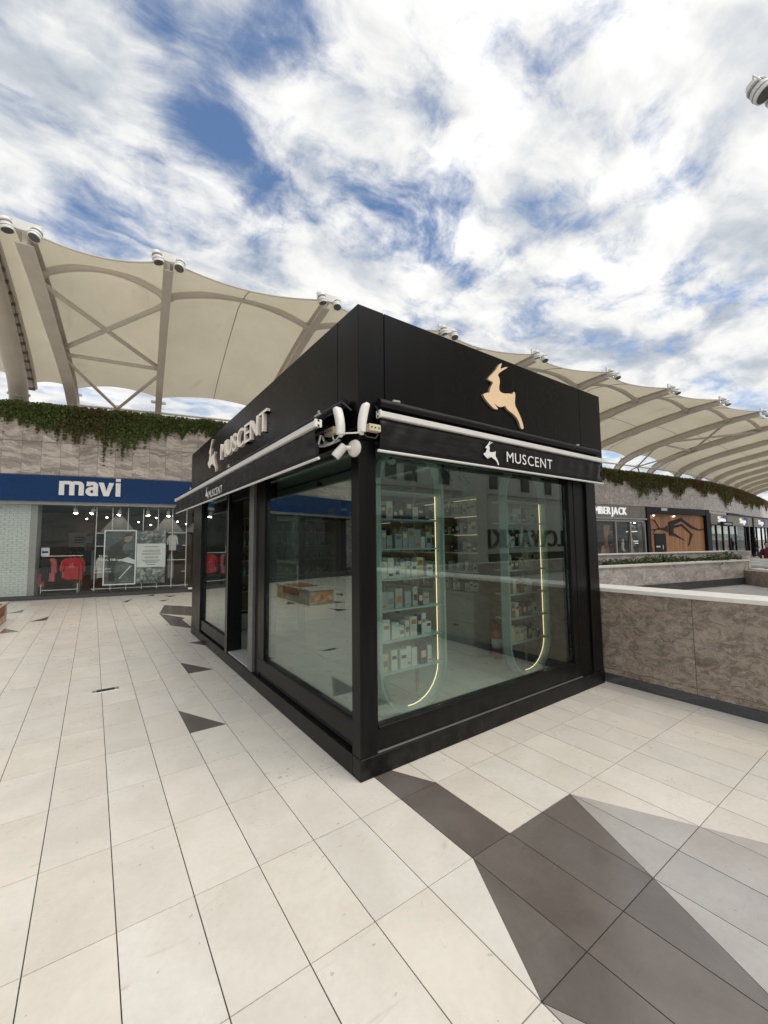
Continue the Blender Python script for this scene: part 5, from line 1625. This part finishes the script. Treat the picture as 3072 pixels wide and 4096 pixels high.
# white rain and wind sensors / drive covers at the corner
def drive(name, label, base, top, lean, wid, thick, side):
    """curved white cover: profile in the plane spanned by `side` (unit, horizontal) and z"""
    t_ = thing(name, base, label, 'drive cover')
    s_ = Vector(side); nrm = Vector((-s_.y, s_.x, 0)); L_ = top - base[2]
    rows = []
    n = 14
    for i in range(n + 1):
        k = i / n
        c = lean * (k ** 2) ; w_ = wid * (.42 + .14 * math.sin(PI * k * .9) + .05 * k)
        if k > .86: w_ *= math.sqrt(max(0, 1 - ((k - .86) / .14) ** 2)) * .99 + .01
        row = []
        for a in np.linspace(0, 2 * PI, 17):
            ca, sa = math.cos(a), math.sin(a)
            ex = math.copysign(abs(ca) ** .6, ca) * w_; ey = math.copysign(abs(sa) ** .6, sa) * thick * .5 * (1 if k < .86 else max(.05, math.sqrt(max(0, 1 - ((k - .86) / .14) ** 2))))
            p = s_ * (c + ex) + nrm * ey + Vector((0, 0, L_ * k))
            row.append(tuple(p))
        rows.append(row)
    mb = MB(); mb.grid(rows); mb.add([q for q in rows[0][:-1]], [tuple(range(16))])
    mb.build('cover', 'white_plastic', t_, smooth=True, local=True)
    MB().bbox(-.012, .012, -.012, .012, -.018, .004, .003).build('gland', 'white_plastic', t_, local=True)
    return t_


d1 = drive('awning_drive', 'white curved drive cover at the near end of the door side awning', (1.395, 2.475, 2.372), 2.592, .06, .055, .06, (0, 1, 0))
d2 = drive('awning_drive', 'white curved drive cover at the left end of the window side awning', (1.478, 2.330, 2.368), 2.588, .042, .048, .06, (1, 0, 0))
MB().bbox(1.545, 1.645, 2.335, 2.385, 2.395, 2.445, .004).build('coupling', 'ivory_plastic', d2)
MB().bbox(1.39, 1.44, 2.58, 2.72, 2.41, 2.46, .004).build('coupling', 'ivory_plastic', d1)
for k in range(3):
    MB().lathe([(.006, 0), (.006, .003)], 8, (1.565 + k * .03, 2.3345, 2.42), (0, -1, 0)).build('screw', 'rubber', d2)
    MB().lathe([(.006, 0), (.006, .003)], 8, (1.3895, 2.61 + k * .04, 2.435), (-1, 0, 0)).build('screw', 'rubber', d1)
MB().tube([(1.40, 2.47, 2.375), (1.40, 2.40, 2.365), (1.43, 2.36, 2.362), (1.475, 2.33, 2.366)], .0055, 6).build('cable', 'cable_white', d2)
MB().tube([(1.40, 2.50, 2.372), (1.40, 2.55, 2.352), (1.40, 2.59, 2.36), (1.405, 2.62, 2.41)], .006, 6).build('cable', 'cable_white', d1)
MB().tube([(1.49, 2.335, 2.362), (1.53, 2.335, 2.342), (1.60, 2.34, 2.345), (1.64, 2.36, 2.39)], .005, 6).build('cable', 'rubber', d2)
MB().tube([(1.516, 2.75, 2.62), (1.47, 2.66, 2.655), (1.46, 2.56, 2.64), (1.50, 2.50, 2.57)], .008, 6).build('cable', 'rubber', d1)
cc = thing('security_camera', (1.50, 2.50, 2.23), 'white security camera on a round wall base at the kiosk corner', 'camera')
MB().lathe([(.062, 0), (.064, .01), (.055, .03), (.030, .042), (.012, .046)], 20, (1.527, 2.492, 2.292), (-1, -.15, 0)).build('base', 'white_plastic', cc, smooth=True)
MB().tube([(1.485, 2.49, 2.292), (1.45, 2.497, 2.288), (1.425, 2.503, 2.278)], .016, 10).build('joint', 'white_plastic', cc, smooth=True)
MB().lathe([(.024, -.055), (.031, -.05), (.033, .02), (.033, .045), (.028, .055)], 16, (1.405, 2.507, 2.260), (-.55, .35, -.75)).build('housing', 'white_plastic', cc, smooth=True)
MB().lathe([(.022, .056), (.018, .058)], 14, (1.405, 2.507, 2.260), (-.55, .35, -.75)).build('lens', 'dark_lens', cc)

# ================================================================== inside the kiosk
def stadium(cx, r, z0, z1, n=12):
    pts = [(cx + r * math.cos(a), z0 + r + r * math.sin(a)) for a in np.linspace(PI, 2 * PI, n)]
    pts += [(cx + r * math.cos(a), z1 - r + r * math.sin(a)) for a in np.linspace(0, PI, n)]
    return pts


def display(cx, label, r=.405):
    YF, YB = 3.05, 3.16
    t_ = thing('oval_display', (cx, (YF + YB) / 2, .0), label, 'display stand')
    z0, z1 = .02, 2.56
    o_ = stadium(cx, r, z0, z1); i_ = stadium(cx, r - .024, z0 + .024, z1 - .024)
    n = len(o_)
    mb = MB()
    vs = [(u, YF, v) for u, v in o_] + [(u, YF, v) for u, v in i_] + [(u, YB, v) for u, v in o_] + [(u, YB, v) for u, v in i_]
    fs = []
    for k in range(n):
        k2 = (k + 1) % n
        fs += [(k, k2, n + k2, n + k), (2 * n + k, 3 * n + k, 3 * n + k2, 2 * n + k2), (k, 2 * n + k, 2 * n + k2, k2), (n + k, n + k2, 3 * n + k2, 3 * n + k)]
    mb.add(vs, fs); mb.build('rim', 'oval_rim', t_, smooth=True)
    # LED line on the right half of the rear rim
    m_ = stadium(cx, r - .05, z0 + .05, z1 - .05, 16)
    half_ = [(u, v) for u, v in m_ if u >= cx - .06]
    half_.sort(key=lambda q: q[1])
    low = [q for q in half_ if q[1] < 1.3]
    MB().tube([(u, YB - .03, v) for u, v in low if v < .9] + [(cx + r - .05, YB - .03, 2.1)], .0045, 6).build('led_strip', 'led_warm', t_)
    zs = [.42, .70, .98, 1.26, 1.54, 1.82, 2.08]
    for z in zs: MB().box(cx - r + .04, cx + r - .04, YF + .015, YB + .13, z, z + .014).build('shelf', 'oval_rim', t_)
    for X in (cx - r * .55, cx + r * .55): MB().box(X - .012, X + .012, YB + .131, YB + .15, .10, 2.4).build('stile', 'shelf_wood', t_)
    MB().bbox(cx - .18, cx + .18, YF + .02, YB - .02, .0, .03, .004).build('foot', 'oval_rim', t_)
    return t_, zs, YF, YB


BOXES = 0
def pbox(x, y, z, w, d_, h_, mat, label, group, face='y'):
    mb = MB().bbox(x - w / 2, x + w / 2, y - d_ / 2, y + d_ / 2, z, z + h_, .002)
    mb.cur = 1           # printed label on the front
    k0, k1 = random.choice(((.55, .72), (.30, .62), (.12, .24), (.62, .86)))
    if face == 'y': mb.box(x - w * .34, x + w * .34, y - d_ / 2 - .0012, y - d_ / 2 - .0002, z + h_ * k0, z + h_ * k1)
    else: mb.box(x - w / 2 - .0012, x - w / 2 - .0002, y - d_ * .34, y + d_ * .34, z + h_ * k0, z + h_ * k1)
    lab = random.choice(('ink', 'ink_grey', 'gold', 'box_copper')) if mat != 'box_dark' else 'gold'
    return one(mb, 'perfume_box', [mat, lab], label, 'box', group)


random.seed(11)
for (cx, lab, side) in ((2.52, 'left', 0), (4.33, 'right', 1)):
    t_, zs, YF, YB = display(cx, f'{lab} pale green oval display stand with lit rim behind the kiosk glass')
    for si, z in enumerate(zs):
        if si == 6: continue
        m_ = ['box_white', 'box_white', 'box_grey', 'box_white', 'box_grey', 'box_dark', 'box_grey'][si] if side == 0 else ['box_cream', 'box_copper', 'box_copper', 'box_cream', 'box_white', 'box_grey', 'box_grey'][si]
        names = dict(box_white='white', box_grey='grey', box_dark='black', box_cream='cream', box_copper='copper')
        hw = math.sqrt(max(.02, .36 ** 2 - max(0, .42 - z - .08) ** 2)) - .02 if z < .42 else .34
        x = cx - hw; k = 0
        while x < cx + hw - .13 and k < 9:
            w = random.uniform(.05, .085); h_ = random.uniform(.11, .20); mt = m_ if random.random() < .72 else random.choice(('box_white', 'box_cream', 'box_dark'))
            k += 1
            pbox(x + w / 2, YF + .10 + random.uniform(-.012, .012), z + .0145, w, .08, h_, mt, f'{names[mt]} perfume box, {nth(k)} from the left on shelf {["one", "two", "three", "four", "five", "six"][si]} of the {lab} oval stand', f'boxes on shelf {si + 1} of the {lab} oval stand')
            x += w + random.choice((.006, .006, .008, .03))
# wall cabinet run along the parapet side
cb_ = thing('wall_cabinet', (4.6, 5.6, 0), 'pale wall cabinets with drawers and a counter inside the kiosk', 'cabinet')
for i, (a, b) in enumerate(((4.02, 4.72), (4.73, 5.42), (5.43, 6.12), (6.13, 6.85), (6.86, 7.6))):
    MB().bbox(4.40, 4.72, a, b, .02, .86, .004).build('carcass', 'cabinet', cb_)
    dr_ = MB().bbox(4.385, 4.399, a + .01, b - .01, .06, .46, .003).build('drawer_front', 'cabinet', cb_)
    MB().bbox(4.385, 4.399, a + .01, b - .01, .48, .82, .003).build('drawer_front', 'cabinet', cb_)
    MB().bbox(4.372, 4.384, (a + b) / 2 - .06, (a + b) / 2 + .06, .39, .415, .003).build('handle', 'rubber', dr_)
    for z in (1.16, 1.44, 1.72, 2.0, 2.26): MB().box(4.50, 4.722, a, b - .01, z, z + .018).build('shelf', 'box_white', cb_)
    MB().box(4.50, 4.722, a - .012, a - .002, .90, 2.4).build('divider', 'shelf_wood', cb_)
    for z in (1.44, 1.72, 2.0, 2.26): MB().box(4.70, 4.715, a + .03, b - .04, z - .008, z - .002).build('shelf_led', 'led_soft', cb_)
MB().bbox(4.37, 4.72, 4.01, 7.6, .861, .89, .004).build('counter', 'cabinet', cb_)
for z in (.891, 1.178, 1.458, 1.738, 2.018):
    y = 4.08; bk = 0; lev = {.891: 'counter', 1.178: 'lowest shelf', 1.458: 'second shelf', 1.738: 'third shelf', 2.018: 'top shelf'}[z]
    while y < 6.6:
        w = random.choice((.06, .075, .09)); h_ = random.uniform(.10, .17)
        bk += 1
        mt = 'box_white' if z < 1.4 else ('box_cream' if random.random() < .75 else 'box_dark')
        pbox(4.585, y + w / 2, z, .08, w, h_, mt, f'{"white" if mt == "box_white" else "cream" if mt == "box_cream" else "black"} perfume box, {nth(bk)} from the extinguisher on the cabinet {lev}', f'boxes along the cabinet shelf at level {int(z * 10)}', 'x')
        y += w + random.choice((.012, .012, .03, .10))
# far wall shelves with bottles
fs_ = thing('bottle_shelf', (3.2, 8.1, 0), 'far wall shelf unit inside the kiosk with rows of bottles', 'shelf')
for X in (2.0, 2.75, 3.5, 4.3): MB().box(X, X + .03, 7.92, 8.21, .02, 2.4).build('side_panel', 'shelf_wood', fs_)
zsh = (.35, .70, 1.0, 1.28, 1.56, 1.84, 2.1)
for z in zsh: MB().box(2.03, 4.30, 7.93, 8.20, z, z + .02).build('shelf', 'shelf_wood', fs_)
MB().bbox(2.03, 4.3, 7.90, 8.2, .02, .30, .004).build('base', 'cabinet', fs_)
bp_ = None
for si, z in enumerate(zsh[1:6]):
    for k in range(22):
        X = 2.1 + k * .10
        if abs((X - 2.03) % .75) < .04: continue
        mt = 'bottle_red' if (si == 4 and X > 3.5) else ('box_teal' if (k in (3, 4, 5) and si in (1, 3)) else random.choice(('bottle_amber', 'bottle_dark', 'bottle_dark')))
        mb = MB().lathe([(.028, 0), (.030, .01), (.030, .085), (.012, .10), (.012, .115), (.016, .116), (.016, .14)], 8, (X, 8.03, z + .0205))
        one(mb, 'perfume_bottle', mt, f'{dict(bottle_red="red", box_teal="teal", bottle_amber="amber", bottle_dark="dark")[mt]} bottle, {nth(k + 1)} from the left on far wall shelf {["one", "two", "three", "four", "five"][si]}', 'bottle', f'bottles on far shelf {si + 1}', smooth=True)
# ceiling fittings
for k, (x, y) in enumerate(((2.2, 3.7), (2.2, 5.2), (3.6, 4.4), (3.6, 6.0))):
    lt = thing('linear_light', (x, y, 2.55), ['slim unlit ceiling light nearest the kiosk corner', 'slim unlit ceiling light above the kiosk doorway', 'slim unlit ceiling light over the middle of the kiosk', 'slim unlit ceiling light at the back of the kiosk'][k], 'ceiling light', 'linear ceiling lights')
    MB().bbox(-.06, .06, -.55, .55, .015, .05, .004).build('frame', 'white_paint', lt, local=True)
    MB().box(-.045, .045, -.53, .53, .010, .0145).build('diffuser', 'box_grey', lt, local=True)
one(MB().lathe([(.03, -.0), (.055, .02), (.06, .05)], 16, (2.9, 3.9, 2.55)), 'smoke_detector', 'white_paint', 'round smoke detector on the kiosk ceiling', 'detector', smooth=True)
one(MB().box(2.65, 2.68, 3.6, 7.4, 2.54, 2.56), 'light_track', 'rubber', 'black light track running along the kiosk ceiling', 'track')
for k, (x, y) in enumerate(((2.66, 4.2), (2.66, 5.4), (3.9, 3.75), (3.55, 3.7))):
    ts = thing('track_lamp', (x, y, 2.54), ['black track lamp near the corner of the kiosk', 'black track lamp further back on the kiosk track', 'black lamp hanging right of the oval stand behind the window', 'black lamp hanging between the oval stands behind the window'][k], 'lamp', 'track lamps in the kiosk')
    MB().lathe([(.035, 0), (.04, .01), (.04, .16), (.034, .17)], 14, (0, 0, -.05), (.5, -.3, -.75)).build('body', 'rubber', ts, smooth=True, local=True)
    MB().tube([(0, 0, .06 if k > 1 else .01), (0, 0, -.06)], .010, 6).build('stem', 'rubber', ts, local=True)
    MB().lathe([(.030, .171), (.028, .174)], 14, (0, 0, -.05), (.5, -.3, -.75)).build('lens', 'dark_lens', ts, local=True)
ws = thing('wall_sign', (4.45, 4.6, 2.1), 'raised gold wall letters reading hashtag parfumde inside the kiosk', 'sign')
letters('#parfumde', 1.0, .085, lambda u, v, w: (4.40 - w, 4.95 - u, 2.13 + v), .015, 'letter', 'letter_gold', ws, bold=.008, gap=.08)
# fire extinguisher
fe = thing('fire_extinguisher', (4.62, 3.82, .0), 'red fire extinguisher standing in the kiosk beside the cabinets', 'fire extinguisher')
MB().lathe([(.06, 0), (.07, .01), (.072, .03), (.072, .36), (.06, .41), (.028, .45), (.024, .47)], 18, (0, 0, 0)).build('cylinder', 'extinguisher_red', fe, smooth=True, local=True)
MB().lathe([(.024, .47), (.026, .50), (.016, .51)], 12).build('valve', 'rubber', fe, local=True)
MB().bbox(-.10, .03, -.012, .012, .51, .525, .003).build('lever', 'rubber', fe, local=True)
MB().tube([(.02, 0, .49), (.085, 0, .48), (.095, -.02, .36), (.085, -.03, .20)], .010, 8).build('hose', 'rubber', fe, local=True)
MB().lathe([(.0728, .15), (.0732, .155), (.0732, .27), (.0728, .275)], 18).build('paper_label', 'paper', fe, local=True)
